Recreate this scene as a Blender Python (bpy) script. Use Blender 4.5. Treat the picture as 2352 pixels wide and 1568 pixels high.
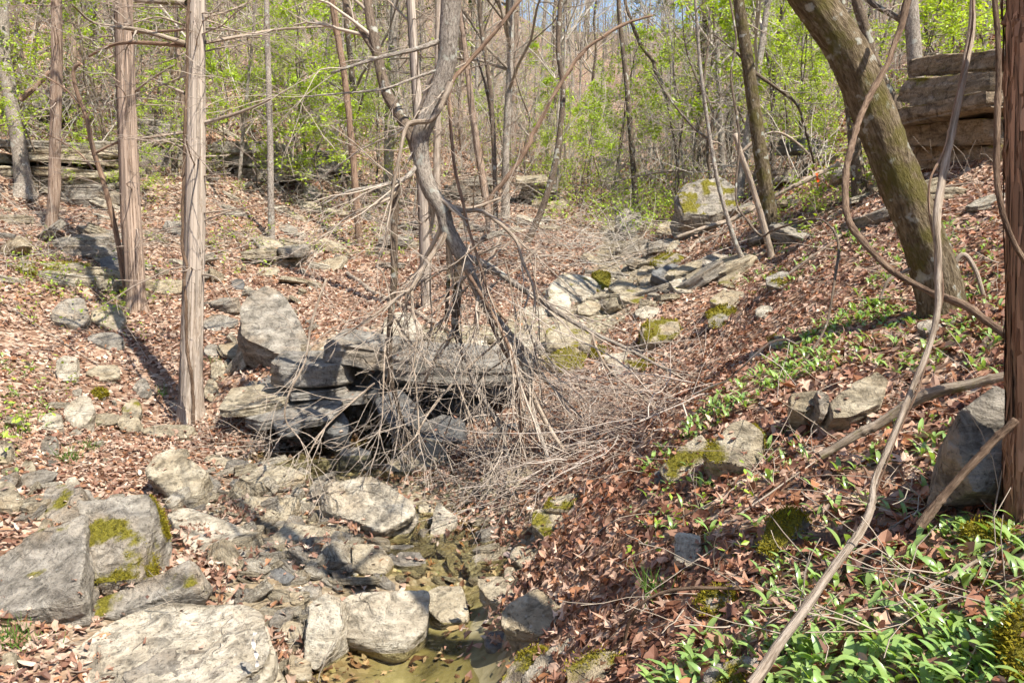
import bpy, math, numpy as np
from mathutils import Vector
for o in list(bpy.data.objects): bpy.data.objects.remove(o)
SC = bpy.context.scene; COL = SC.collection
# ---------------------------------------------------------------- camera, sky, sun, exposure
PITCH = math.radians(8.0); F = 1829.33            # focal length in pixels of a 2352 x 1568 picture
cam = bpy.data.cameras.new('camera'); cam.lens = 28; cam.sensor_width = 36; cam.clip_end = 1000; cam.clip_start = .05
cam_o = bpy.data.objects.new('camera', cam); COL.objects.link(cam_o)
cam_o.location = (0, 0, 0); cam_o.rotation_euler = (math.pi/2 - PITCH, 0, 0); SC.camera = cam_o
SUN_EL = math.radians(54); SUN_AZ = math.radians(136)   # azimuth clockwise from +Y: the sun stands behind the camera on the right
W = bpy.data.worlds.new('World'); SC.world = W; W.use_nodes = True
wn = W.node_tree.nodes; sky = wn.new('ShaderNodeTexSky'); sky.sky_type = 'NISHITA'; sky.sun_disc = False
sky.sun_elevation = SUN_EL; sky.sun_rotation = SUN_AZ; sky.altitude = 300; sky.air_density = 1.0; sky.dust_density = .6
bg = wn['Background']; bg.inputs['Strength'].default_value = .115; W.node_tree.links.new(sky.outputs[0], bg.inputs[0])
sun = bpy.data.lights.new('sun', 'SUN'); sun.energy = 5.0; sun.angle = math.radians(.53); sun.color = (1, .94, .84)
sun_o = bpy.data.objects.new('sun', sun); COL.objects.link(sun_o)
S = Vector((math.sin(SUN_AZ)*math.cos(SUN_EL), math.cos(SUN_AZ)*math.cos(SUN_EL), math.sin(SUN_EL)))
sun_o.rotation_euler = (-S).to_track_quat('-Z', 'Y').to_euler(); sun_o.location = (10, -10, 20)
SC.view_settings.view_transform = 'Standard'; SC.view_settings.look = 'None'; SC.view_settings.gamma = 1
SC.view_settings.exposure = 1.05; SC.view_settings.use_curve_mapping = False
SC.render.engine = 'CYCLES'; SC.cycles.max_bounces = 4; SC.cycles.diffuse_bounces = 2; SC.cycles.glossy_bounces = 2; SC.cycles.transparent_max_bounces = 6
SC.cycles.use_adaptive_sampling = True; SC.cycles.adaptive_threshold = .05; SC.cycles.caustics_reflective = False
SC.cycles.use_denoising = True; SC.cycles.debug_use_spatial_splits = True
# ---------------------------------------------------------------- picture <-> place
CP, SP = math.cos(PITCH), math.sin(PITCH)
def ray(u, v):
    a = (u-1176)/F; b = -(v-784)/F
    return np.array([a, CP+b*SP, -SP+b*CP])
def P(u, v, y):
    d = ray(u, v); return d*(y/d[1])
def proj(X):
    X = np.asarray(X); yy = X[..., 1]*CP - X[..., 2]*SP; zz = X[..., 1]*SP + X[..., 2]*CP
    yy = np.where(yy < .05, .05, yy)
    return 1176+F*X[..., 0]/yy, 784-F*zz/yy
# ---------------------------------------------------------------- noise
def _h(ix, iy, iz, s):
    h = (ix.astype(np.int64)*374761393 + iy.astype(np.int64)*668265263 + iz.astype(np.int64)*2147483647*3 + s*1274126177) & 0xffffffff
    h = ((h ^ (h >> 13))*1274126177) & 0xffffffff
    h = ((h ^ (h >> 16))*2246822519) & 0xffffffff
    return ((h ^ (h >> 15)) & 0xffffff)/float(0xffffff)
def vn(p, s=0):
    p = np.asarray(p, float); i = np.floor(p); f = p-i; f = f*f*(3-2*f); i = i.astype(np.int64); r = 0
    for dx in (0, 1):
        wx = f[..., 0] if dx else 1-f[..., 0]
        for dy in (0, 1):
            wy = f[..., 1] if dy else 1-f[..., 1]
            for dz in (0, 1):
                wz = f[..., 2] if dz else 1-f[..., 2]
                r = r + wx*wy*wz*_h(i[..., 0]+dx, i[..., 1]+dy, i[..., 2]+dz, s)
    return r*2-1
def fbm(p, s=0, o=4):
    r = 0; a = 1
    for k in range(o): r = r + a*vn(np.asarray(p)*2**k, s+k*17); a *= .5
    return r/1.6
def fb2(x, y, f, s=0, o=3): return fbm(np.stack([x*f, y*f, np.zeros_like(x)+s*.37], -1), s, o)
def sstep(a, b, x): t = np.clip((x-a)/(b-a), 0, 1); return t*t*(3-2*t)
def norm(v): v = np.asarray(v, float); return v/max(1e-9, float(np.sqrt((v*v).sum())))
RNG = np.random.default_rng(7)
# ---------------------------------------------------------------- mesh building
class MB:
    def __init__(s): s.v = []; s.q = []; s.t = []; s.uv = []; s.c = []; s.n = 0
    def add(s, v, q=None, t=None, uv=None, c=None):
        v = np.asarray(v, float); n = len(v); s.v.append(v)
        if q is not None and len(q): s.q.append(np.asarray(q, np.int64)+s.n)
        if t is not None and len(t): s.t.append(np.asarray(t, np.int64)+s.n)
        s.uv.append(np.zeros((n, 2)) if uv is None else uv)
        c = (1, 1, 1) if c is None else c; c = np.asarray(c, float)
        s.c.append(np.broadcast_to(c, (n, 3)) if c.ndim == 1 else c); s.n += n
    def mesh(s, name, mat, origin=(0, 0, 0), smooth=True, sharp=None):
        V = np.concatenate(s.v)-np.asarray(origin); U = np.concatenate(s.uv); C = np.concatenate(s.c)
        Q = np.concatenate(s.q) if s.q else np.zeros((0, 4), np.int64); T = np.concatenate(s.t) if s.t else np.zeros((0, 3), np.int64)
        loops = np.concatenate([Q.ravel(), T.ravel()]).astype(np.int32)
        st = np.concatenate([np.arange(len(Q))*4, len(Q)*4+np.arange(len(T))*3]).astype(np.int32)
        me = bpy.data.meshes.new(name); me.vertices.add(len(V)); me.vertices.foreach_set('co', V.astype(np.float32).ravel())
        me.loops.add(len(loops)); me.loops.foreach_set('vertex_index', loops)
        me.polygons.add(len(st)); me.polygons.foreach_set('loop_start', st)
        me.update(calc_edges=True)
        me.polygons.foreach_set('use_smooth', np.full(len(st), smooth))
        uvl = me.uv_layers.new(name='UVMap'); uvl.data.foreach_set('uv', U[loops].astype(np.float32).ravel())
        at = me.attributes.new('Col', 'FLOAT_COLOR', 'POINT'); at.data.foreach_set('color', np.concatenate([C, np.ones((len(C), 1))], 1).astype(np.float32).ravel())
        me.materials.append(mat); me.update()
        if sharp: me.set_sharp_from_angle(angle=math.radians(sharp))
        return me
def tag(o, label=None, cat=None, group=None, kind=None):
    for k, v in (('label', label), ('category', cat), ('group', group), ('kind', kind)):
        if v: o[k] = v
    return o
def obj(name, me, parent=None, loc=None):
    o = bpy.data.objects.new(name, me); COL.objects.link(o)
    if loc is not None: o.location = loc
    if parent is not None: o.parent = parent
    return o
def empty(name, loc, label, cat, group=None):
    o = bpy.data.objects.new(name, None); o.empty_display_size = .1; COL.objects.link(o); o.location = loc
    return tag(o, label, cat, group)
def part(name, mb, mat, parent, smooth=True, kind=None, sharp=None):
    if mb.n == 0: return None
    o = obj(name, mb.mesh(name, mat, parent.location if parent.parent is None else parent.parent.location, smooth, sharp), parent)
    if kind: o['kind'] = kind
    return o
def copy_tree(root, loc, rz=0, sc=1, label=None, group=None, tilt=(0, 0)):
    r = root.copy(); COL.objects.link(r); r.location = loc; r.rotation_euler = (tilt[0], tilt[1], rz); r.scale = (sc,)*3 if np.isscalar(sc) else sc
    if label: r['label'] = label
    if group: r['group'] = group
    for ch in root.children:
        c = ch.copy(); COL.objects.link(c); c.parent = r
    return r
def smooth_path(pts, k=6):
    pts = np.asarray(pts, float)
    if len(pts) < 3: return np.linspace(pts[0], pts[-1], k+1)
    Q = np.vstack([2*pts[0]-pts[1], pts, 2*pts[-1]-pts[-2]]); out = []
    for i in range(len(pts)-1):
        a, b, c, d = Q[i:i+4]
        for t in np.linspace(0, 1, k, endpoint=False):
            out.append(.5*(2*b+(c-a)*t+(2*a-5*b+4*c-d)*t*t+(3*b-a-3*c+d)*t**3))
    out.append(pts[-1]); return np.array(out)
def tube(mb, pts, rad, n=6, col=None, bump=0, seed=0, flare=None, stretch=6.0, freq=9.0):
    pts = np.asarray(pts, float); m = len(pts); rad = np.broadcast_to(np.asarray(rad, float), (m,))
    tg = np.gradient(pts, axis=0); tg /= np.maximum(np.linalg.norm(tg, axis=1, keepdims=True), 1e-9)
    a = np.array([1., 0, 0]) if abs(tg[0][0]) < .8 else np.array([0, 1., 0])
    N = np.empty_like(pts); x = a-tg[0]*a.dot(tg[0]); x /= np.linalg.norm(x); N[0] = x
    for i in range(1, m):
        x = x-tg[i]*x.dot(tg[i]); l = math.sqrt(x.dot(x))
        if l < 1e-6: x = N[i-1]
        else: x = x/l
        N[i] = x
    B = np.cross(tg, N); th = np.linspace(0, 2*math.pi, n+1)
    L = np.concatenate([[0], np.cumsum(np.linalg.norm(np.diff(pts, axis=0), axis=1))])
    ct, st = np.cos(th), np.sin(th); R = np.repeat(rad[:, None], n+1, 1).copy()
    if bump:
        rm = float(rad.mean()); k = 1/freq
        pp = np.stack([np.broadcast_to(ct*rm, R.shape)/(k*rm), np.broadcast_to(st*rm, R.shape)/(k*rm), np.repeat((L/(k*rm*stretch))[:, None], n+1, 1)], -1)
        b = fbm(pp, seed, 3); R *= 1+bump*b
        pp = pp*.22; R *= 1+bump*.8*vn(pp, seed+5)
    if flare is not None:
        fl, nl, hh, ph = flare; e = np.exp(-L/hh)[:, None]
        R *= 1+fl*e*(1+.55*np.cos(nl*th+ph)[None, :]+.3*np.cos((nl+2)*th+ph*2)[None, :])
    V = pts[:, None, :]+R[..., None]*(N[:, None, :]*ct[None, :, None]+B[:, None, :]*st[None, :, None])
    i = np.arange(m-1)[:, None]*(n+1)+np.arange(n)[None, :]; i = i.ravel()
    q = np.stack([i, i+1, i+n+2, i+n+1], 1)
    uv = np.stack([np.broadcast_to(th[None, :]/(2*math.pi), (m, n+1))*2*math.pi*float(rad.mean()), np.broadcast_to(L[:, None], (m, n+1))], -1).reshape(-1, 2)
    V = V.reshape(-1, 3); base = len(V)
    V = np.vstack([V, pts[-1:]+tg[-1]*rad[-1]*.3]); uv = np.vstack([uv, [[0, L[-1]]]])
    j = (m-1)*(n+1)+np.arange(n); t = np.stack([j, j+1, np.full(n, base)], 1)
    mb.add(V, q, t, uv, col)
# ---------------------------------------------------------------- materials
def mat(name):
    m = bpy.data.materials.new(name); m.use_nodes = True; nt = m.node_tree; nt.nodes.clear()
    out = nt.nodes.new('ShaderNodeOutputMaterial')
    def N(t, **k):
        n = nt.nodes.new('ShaderNode'+t)
        for a, b in k.items():
            if a.startswith('i_'): n.inputs[int(a[2:]) if a[2:].isdigit() else a[2:].replace('_', ' ')].default_value = b
            else: setattr(n, a, b)
        return n
    def Lk(a, b): nt.links.new(a, b)
    return m, N, Lk, out
def ramp(N, stops, interp='LINEAR'):
    r = N('ValToRGB'); r.color_ramp.interpolation = interp; e = r.color_ramp.elements
    while len(e) < len(stops): e.new(.5)
    for k, (p, c) in enumerate(stops): e[k].position = p; e[k].color = (*c, 1) if len(c) == 3 else c
    return r
def mix(N, Lk, fac, a, b, mode='MIX'):
    m = N('Mix', data_type='RGBA', blend_type=mode)
    for s, x in ((0, fac), (6, a), (7, b)):
        if hasattr(x, 'links'): Lk(x, m.inputs[s])
        else: m.inputs[s].default_value = x if s == 0 else (*x, 1)
    return m.outputs[2]
def mathn(N, Lk, op, a, b=0., clamp=False):
    m = N('Math', operation=op, use_clamp=clamp)
    for s, x in ((0, a), (1, b)):
        if hasattr(x, 'links'): Lk(x, m.inputs[s])
        else: m.inputs[s].default_value = x
    return m.outputs[0]
def noise(N, Lk, vec, scale, detail=4, rough=.6, dist=0):
    n = N('TexNoise'); n.inputs['Scale'].default_value = scale; n.inputs['Detail'].default_value = detail; n.inputs['Roughness'].default_value = rough
    n.inputs['Distortion'].default_value = dist
    if vec is not None: Lk(vec, n.inputs['Vector'])
    return n.outputs[0]
def bumpn(N, Lk, h, strength, dist):
    b = N('Bump'); b.inputs['Strength'].default_value = strength; b.inputs['Distance'].default_value = dist; Lk(h, b.inputs['Height']); return b.outputs[0]
def m_bark(name, dark, mid, light, sx=60, sy=5, bump=.9, dist=.02, moss=0, mosscol=(.13, .12, .02), rough=.9, lichen=0, plates=False):
    m, N, Lk, out = mat(name); uv = N('UVMap', uv_map='UVMap').outputs[0]; oi = N('ObjectInfo').outputs['Random']
    mp = N('Mapping'); mp.inputs['Scale'].default_value = (sx, sy, 1); Lk(uv, mp.inputs[0])
    cb = N('CombineXYZ'); Lk(mathn(N, Lk, 'MULTIPLY', oi, 37.), cb.inputs[2]); ad = N('VectorMath', operation='ADD'); Lk(mp.outputs[0], ad.inputs[0]); Lk(cb.outputs[0], ad.inputs[1])
    n1 = noise(N, Lk, ad.outputs[0], 1, 5, .65, .6)
    tc = N('TexCoord').outputs['Object']; n2 = noise(N, Lk, tc, 2.2, 4, .6)
    nf = noise(N, Lk, ad.outputs[0], 2.6, 3, .7, .3); nn = mathn(N, Lk, 'ADD', mathn(N, Lk, 'MULTIPLY', n1, .62), mathn(N, Lk, 'MULTIPLY', nf, .38)); r = ramp(N, [(.36, dark), (.47, mid), (.60, light)]); Lk(nn, r.inputs[0]); n1 = nn
    c = mix(N, Lk, mathn(N, Lk, 'MULTIPLY', n2, .9), r.outputs[0], mid, 'MULTIPLY') if False else r.outputs[0]
    r2 = ramp(N, [(.3, (.72, .70, .68)), (.7, (1.15, 1.1, 1.05))]); Lk(n2, r2.inputs[0]); c = mix(N, Lk, 1., c, r2.outputs[0], 'MULTIPLY')
    if lichen:
        l = noise(N, Lk, tc, 9, 3, .5); lr = ramp(N, [(.60-lichen*.1, (0, 0, 0)), (.66-lichen*.1, (1, 1, 1))]); Lk(l, lr.inputs[0])
        c = mix(N, Lk, mathn(N, Lk, 'MULTIPLY', lr.outputs[0], .75), c, (.42, .42, .36))
    if moss:
        l = noise(N, Lk, tc, 3.2, 6, .7); lr = ramp(N, [(.62-moss*.25, (0, 0, 0)), (.74-moss*.25, (1, 1, 1))]); Lk(l, lr.inputs[0])
        c = mix(N, Lk, mathn(N, Lk, 'MULTIPLY', lr.outputs[0], .85), c, mosscol)
    at = N('Attribute', attribute_name='Col').outputs[0]; c = mix(N, Lk, 1., c, at, 'MULTIPLY')
    p = N('BsdfPrincipled'); p.inputs['Roughness'].default_value = rough; p.inputs['Specular IOR Level'].default_value = .2; Lk(c, p.inputs['Base Color'])
    Lk(bumpn(N, Lk, n1, bump, dist), p.inputs['Normal']); Lk(p.outputs[0], out.inputs[0]); return m
def m_rock(name, dark, mid, light, moss=0, lichen=.3, warm=.3, rough=.88, wet=0):
    m, N, Lk, out = mat(name); tc = N('TexCoord').outputs['Object']; oi = N('ObjectInfo').outputs['Random']
    cb = N('CombineXYZ'); k = mathn(N, Lk, 'MULTIPLY', oi, 53.)
    for i in range(3): Lk(k, cb.inputs[i])
    ad = N('VectorMath', operation='ADD'); Lk(tc, ad.inputs[0]); Lk(cb.outputs[0], ad.inputs[1]); v = ad.outputs[0]
    mp = N('Mapping'); mp.inputs['Scale'].default_value = (1, 1, 3.5); mp.inputs['Rotation'].default_value = (.15, .1, 0); Lk(v, mp.inputs[0])
    n1 = noise(N, Lk, mp.outputs[0], 3.5, 8, .68, .3); n2 = noise(N, Lk, v, 1.6, 4, .6, .5); n3 = noise(N, Lk, v, 34, 5, .7)
    r = ramp(N, [(.30, dark), (.48, mid), (.68, light)]); Lk(n1, r.inputs[0]); c = r.outputs[0]
    w = ramp(N, [(.5, (0, 0, 0)), (.72, (1, 1, 1))]); Lk(n2, w.inputs[0]); c = mix(N, Lk, mathn(N, Lk, 'MULTIPLY', w.outputs[0], warm), c, (.40, .27, .14))
    g = ramp(N, [(.34, (.30, .29, .28)), (.45, (1, 1, 1)), (.68, (1.12, 1.12, 1.12))]); Lk(n3, g.inputs[0]); c = mix(N, Lk, .8, c, g.outputs[0], 'MULTIPLY')
    n5 = noise(N, Lk, v, 7, 6, .7, .8); g = ramp(N, [(.38, (.30, .295, .29)), (.52, (1, 1, 1))]); Lk(n5, g.inputs[0]); c = mix(N, Lk, .75, c, g.outputs[0], 'MULTIPLY')
    vc = N('TexVoronoi', feature='DISTANCE_TO_EDGE'); vc.inputs['Scale'].default_value = 2.1; wv = N('VectorMath', operation='ADD'); nw = N('TexNoise'); nw.inputs['Scale'].default_value = 3; Lk(v, nw.inputs['Vector']); sw = N('VectorMath', operation='SCALE'); sw.inputs[3].default_value = .55; Lk(nw.outputs[1], sw.inputs[0]); Lk(mp.outputs[0], wv.inputs[0]); Lk(sw.outputs[0], wv.inputs[1]); Lk(wv.outputs[0], vc.inputs['Vector'])
    cr = ramp(N, [(.0, (0, 0, 0)), (.022, (1, 1, 1))]); Lk(vc.outputs[0], cr.inputs[0]); cg = ramp(N, [(.52, (1, 1, 1)), (.7, (0, 0, 0))]); Lk(n2, cg.inputs[0]); crk = mathn(N, Lk, 'MAXIMUM', cr.outputs[0], cg.outputs[0]); c = mix(N, Lk, mathn(N, Lk, 'ADD', mathn(N, Lk, 'MULTIPLY', crk, .35), .65), (.09, .075, .06), c)
    if lichen:
        vo = N('TexVoronoi'); vo.inputs['Scale'].default_value = 16; Lk(v, vo.inputs['Vector']); lr = ramp(N, [(.10, (1, 1, 1)), (.2, (0, 0, 0))]); Lk(vo.outputs[0], lr.inputs[0])
        lm = ramp(N, [(.5, (0, 0, 0)), (.6, (1, 1, 1))]); Lk(noise(N, Lk, v, 2.7, 3), lm.inputs[0])
        c = mix(N, Lk, mathn(N, Lk, 'MULTIPLY', mathn(N, Lk, 'MULTIPLY', lr.outputs[0], lm.outputs[0]), lichen), c, (.55, .54, .5))
    at = N('Attribute', attribute_name='Col').outputs[0]
    sx = N('SeparateColor'); Lk(at, sx.inputs[0])          # R holds the moss cover
    ml = mathn(N, Lk, 'MULTIPLY', sx.outputs[0], 1.); mm = ramp(N, [(.28, (0, 0, 0)), (.72, (1, 1, 1))]); Lk(mathn(N, Lk, 'ADD', ml, mathn(N, Lk, 'MULTIPLY', mathn(N, Lk, 'SUBTRACT', noise(N, Lk, v, 19, 5, .75), .5), 1.5)), mm.inputs[0])
    mc = ramp(N, [(.3, (.07, .06, .008)), (.55, (.17, .15, .016)), (.75, (.27, .23, .04))]); Lk(noise(N, Lk, v, 45, 3), mc.inputs[0])
    c = mix(N, Lk, mm.outputs[0], c, mc.outputs[0])
    p = N('BsdfPrincipled'); p.inputs['Roughness'].default_value = rough; p.inputs['Specular IOR Level'].default_value = .25 if not wet else .6; Lk(c, p.inputs['Base Color'])
    h = mathn(N, Lk, 'ADD', mathn(N, Lk, 'MULTIPLY', n1, 1.2), mathn(N, Lk, 'MULTIPLY', n3, .35)); h = mathn(N, Lk, 'ADD', h, mathn(N, Lk, 'MULTIPLY', n5, .6)); h = mathn(N, Lk, 'ADD', h, mathn(N, Lk, 'MULTIPLY', crk, .5))
    Lk(bumpn(N, Lk, h, 1., .06), p.inputs['Normal']); Lk(p.outputs[0], out.inputs[0]); return m
def m_leaf(name, col=None, rough=.5, trans=.4, spec=.4, tcol=None, var=.0):
    m, N, Lk, out = mat(name); c = N('Attribute', attribute_name='Col').outputs[0]
    if col: c = mix(N, Lk, 1., c, col, 'MULTIPLY')
    p = N('BsdfPrincipled'); p.inputs['Roughness'].default_value = rough; p.inputs['Specular IOR Level'].default_value = spec; Lk(c, p.inputs['Base Color'])
    if trans:
        t = N('BsdfTranslucent'); c2 = mix(N, Lk, 1., c, tcol or (1.2, 1.2, .6), 'MULTIPLY'); Lk(c2, t.inputs[0]); ms = N('MixShader'); ms.inputs[0].default_value = trans
        Lk(p.outputs[0], ms.inputs[1]); Lk(t.outputs[0], ms.inputs[2]); Lk(ms.outputs[0], out.inputs[0])
    else: Lk(p.outputs[0], out.inputs[0])
    return m
# ---------------------------------------------------------------- the lie of the land (metres, eye at the origin)
CT = [P(*t) for t in [
 (1400,1200,4.8),(1480,1080,5.3),(1700,870,6),(1850,750,6.8),(1450,930,8.5),(1350,1050,7.3),(1250,1150,6.5),(1600,800,9.3),(1700,680,11),(1800,600,12),(1900,500,13),
 (1770,520,14),(2000,480,9.2),(2130,720,6),(2280,700,5),(2250,430,9),(2290,330,9.6),(2340,1200,2.8),(2200,200,14),(2100,330,14),(1950,400,16),(1800,440,20),(1900,320,28),(1600,420,30),
 (1450,470,28),(1400,430,40),(1400,560,22),(1450,640,17),(1300,700,14),(1300,800,11.2),(1000,790,11),(750,790,10.6),(980,700,14),(640,820,11),(1000,600,18),(1200,550,20),(1250,480,26),(1200,420,32),
 (800,560,20),(620,550,19),(800,430,26),(900,380,32),(440,970,10),(300,700,13.5),(110,530,16),(60,430,18.5),(450,450,20),(100,330,22),(450,300,26),(100,200,30),(600,200,38),(900,250,45),(1200,300,50),(1400,330,60),
 (0,700,12),(0,900,9),(100,1050,7.8),(0,1200,6),(150,1300,5.6),(0,1500,4.3),(400,1300,5.7),(700,1150,7.1),(500,1050,8.35),(300,850,11.2),(560,900,10.2),(480,760,12.6)]]
CT += [np.array(t) for t in [(0,0,-1.62),(1,0,-1.3),(2,0,-.92),(4,0,.1),(-1,0,-2.1),(-2,0,-2.66),(-4,0,-2.6),(-8,0,-1.2),(-12,0,.8),(.9,2.5,-1.38),(2,2.5,-.95),(4,2.5,.1),(0.1,2.5,-1.9),(-.5,2.5,-2.5),(-1.2,2.5,-2.72),(-3,2.5,-2.6),(-5,2.5,-2.2),
 (-.2,4.2,-2.62),(.06,4.3,-2.42),(.3,4.1,-2.14),(1.2,4,-1.35),(2,4.3,-1.05),(-.6,4.3,-2.72),(-.6,5.2,-2.7),(-1.4,4.8,-2.66),(-.1,5.6,-2.62),(.15,5.9,-2.45),(-.1,6.6,-2.56),(-.9,6.3,-2.62),(-1.9,6.0,-2.58),(-.9,7.6,-2.52),(-2.4,9.0,-2.6),(-1.4,9.0,-2.6),(-.6,8.6,-2.5),(-3.2,9.4,-2.3),(0.2,9.2,-2.25),(-1.8,9.7,-2.5),
 (-60,60,34),(-30,60,20),(-60,30,20),(-110,60,54),(-40,0,14),(-4,110,31),(4,110,26),(12,110,19.5),(19,110,20),(30,110,30),(0,80,15),(30,60,15),(60,60,28),(30,30,13),(20,20,9),(15,10,6.5),(30,0,14),(-30,110,44),(-70,110,62),(60,110,40),(14,180,24),(-10,180,40),(45,180,40),(-80,180,70),(100,180,60),(-60,-30,18),(50,-30,22),(0,-30,-4),(8,5,2.0),(8,0,2.4),(12,0,4.6),(-18,14,4.0),(-22,22,7)]]
CT = np.array(CT)
def _phi(r): return np.sqrt(r*r+.16)
_A = _phi(np.linalg.norm(CT[:, None, :2]-CT[None, :, :2], axis=-1)); _n = len(CT)
_A = _A + np.eye(_n)*(-.02)
_M = np.zeros((_n+3, _n+3)); _M[:_n, :_n] = _A; _M[:_n, _n] = 1; _M[:_n, _n+1:] = CT[:, :2]; _M[_n, :_n] = 1; _M[_n+1:, :_n] = CT[:, :2].T
_w = np.linalg.solve(_M, np.concatenate([CT[:, 2], [0, 0, 0]]))
def axis(a, b, lo, hi, st, g=1.09):
    x = list(np.arange(lo, hi, st)); s = st
    while x[-1] < b: s *= g; x.append(x[-1]+s)
    s = st; y = [lo]
    while y[-1] > a: s *= g; y.append(y[-1]-s)
    return np.array(y[:0:-1]+x)
GX = axis(-150, 150, -11, 8, .1); GY = axis(-40, 240, .6, 20, .1)
XX, YY = np.meshgrid(GX, GY, indexing='ij')
STREAM = np.array([(-.75, -3), (-.7, 2.5), (-.5, 4.3), (-.45, 5.3), (-.15, 6.0), (-.55, 6.7), (-1.3, 7.8), (-2.0, 8.8), (-1.9, 10.2), (-.4, 11.2), (.9, 12.5), (1.5, 14.5), (2.5, 17), (2.8, 21), (4.1, 28), (4.9, 40), (7, 60), (9, 90)])
SWID = np.array([.85, .85, .55, .5, .45, .6, .75, .95, .9, .95, .9, .8, .75, .6, .5, .6, .7, .7])
def sdist(x, y):
    best = np.full(np.shape(x), 1e9)
    for i in range(len(STREAM)-1):
        a, b = STREAM[i], STREAM[i+1]; d = b-a; t = np.clip(((x-a[0])*d[0]+(y-a[1])*d[1])/d.dot(d), 0, 1)
        w = SWID[i]*(1-t)+SWID[i+1]*t; r = np.hypot(x-a[0]-t*d[0], y-a[1]-t*d[1])/w; best = np.minimum(best, r)
    return best
def _base(x, y):
    sh = x.shape; x = x.ravel(); y = y.ravel(); z = np.empty_like(x)
    for s in range(0, len(x), 20000):
        e = slice(s, s+20000); r = np.hypot(x[e, None]-CT[None, :, 0], y[e, None]-CT[None, :, 1]); z[e] = _phi(r)@_w[:_n]+_w[_n]+_w[_n+1]*x[e]+_w[_n+2]*y[e]
    return z.reshape(sh)
ZZ = _base(XX, YY); SD = sdist(XX, YY)
near = 1-sstep(20, 45, YY)
ZZ = ZZ + .10*fb2(XX, YY, .55, 3)*sstep(.6, 1.6, SD) + .045*fb2(XX, YY, 2.1, 5)*near + .012*fb2(XX, YY, 9, 8)*near + 1.1*fb2(XX, YY, .05, 9)*sstep(25, 60, YY)
# broken terraces on the left hillside
tz = ZZ/1.15+.35*fb2(XX, YY, .18, 12); fr = tz-np.floor(tz); tread = np.floor(tz)+sstep(.62, .98, fr)*1.0
ZZ = ZZ+(tread-tz)*.42*sstep(-1.0, .6, ZZ)*sstep(1, -3, XX)*sstep(12, 17, YY)
# small rocky falls: drop of the bed in front of the ledge
led = np.exp(-((XX+1.4)/1.7)**4); ZZ = np.where((YY > 8.6) & (YY < 10.35), np.minimum(ZZ, -2.62+(1-led)*9), ZZ)
# channel the stream
bed = 1-sstep(.55, 1.25, SD); ZZ = ZZ-.07*bed*(YY > 3)
def bil(A, x, y):
    x = np.asarray(x, float); y = np.asarray(y, float)
    i = np.clip(np.searchsorted(GX, x)-1, 0, len(GX)-2); j = np.clip(np.searchsorted(GY, y)-1, 0, len(GY)-2)
    tx = np.clip((x-GX[i])/(GX[i+1]-GX[i]), 0, 1); ty = np.clip((y-GY[j])/(GY[j+1]-GY[j]), 0, 1)
    return A[i, j]*(1-tx)*(1-ty)+A[i+1, j]*tx*(1-ty)+A[i, j+1]*(1-tx)*ty+A[i+1, j+1]*tx*ty
def H(x, y): return bil(ZZ, x, y)
def Hn(x, y):
    e = .12; dx = (H(x+e, y)-H(x-e, y))/(2*e); dy = (H(x, y+e)-H(x, y-e))/(2*e)
    n = np.stack([-dx, -dy, np.ones_like(dx)], -1); return n/np.linalg.norm(n, axis=-1, keepdims=True)
_T = np.concatenate([np.arange(1.0, 14, .02), np.arange(14, 60, .1), np.arange(60, 200, .5)])
def G(u, v, up=0.):
    """where the line of sight through (u, v) meets the ground (raised by up)"""
    d = ray(u, v); d = d/d[1]; X = d[None]*_T[:, None]; dz = X[:, 2]-H(X[:, 0], X[:, 1])-up
    k = np.argmax(dz < 0)
    if dz[k] >= 0: k = len(_T)-1
    if k == 0: return X[0]
    t = dz[k-1]/(dz[k-1]-dz[k]+1e-12); return X[k-1]*(1-t)+X[k]*t
def Gm(u, v, up=0.):
    u = np.asarray(u, float); v = np.asarray(v, float); out = np.empty((len(u), 3)); T = _T[::2]
    for s0 in range(0, len(u), 400):
        e = slice(s0, s0+400); a = (u[e]-1176)/F; b = -(v[e]-784)/F; dy = CP+b*SP; D = np.stack([a/dy, np.ones_like(a), (-SP+b*CP)/dy], -1); X = D[:, None]*T[None, :, None]; dz = X[..., 2]-H(X[..., 0], X[..., 1])-up
        k = np.argmax(dz < 0, 1); k = np.where(dz.min(1) >= 0, len(T)-1, np.maximum(k, 1)); i = np.arange(len(k)); d0 = dz[i, k-1]; d1 = dz[i, k]; t = np.clip(d0/(d0-d1+1e-12), 0, 1)[:, None]; out[e] = X[i, k-1]*(1-t)+X[i, k]*t
    return out
def inpolys(u, v, pl):
    c = np.zeros(len(u), bool); j = len(pl)-1
    for i in range(len(pl)):
        if pl[i][1] != pl[j][1]: c ^= ((pl[i][1] > v) != (pl[j][1] > v)) & (u < (pl[j][0]-pl[i][0])*(v-pl[i][1])/(pl[j][1]-pl[i][1])+pl[i][0])
        j = i
    return c
def sample_poly(pl, n, r):
    U = [a for a, _ in pl]; V = [b for _, b in pl]; us = []; vs = []; k = 0
    while k < n: u = r.uniform(min(U), max(U), 2*n); v = r.uniform(min(V), max(V), 2*n); m = inpolys(u, v, pl); us.append(u[m]); vs.append(v[m]); k += m.sum()
    return np.concatenate(us)[:n], np.concatenate(vs)[:n]
def onto(x, y, dz=0.): return np.array([x, y, float(H(x, y))+dz])
gm = MB(); nx, ny = XX.shape; idx = (np.arange(nx-1)[:, None]*ny+np.arange(ny-1)[None, :]).ravel()
litter = np.clip(sstep(.75, 1.35, SD+.35*fb2(XX, YY, 1.3, 21)), 0, 1)
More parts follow.
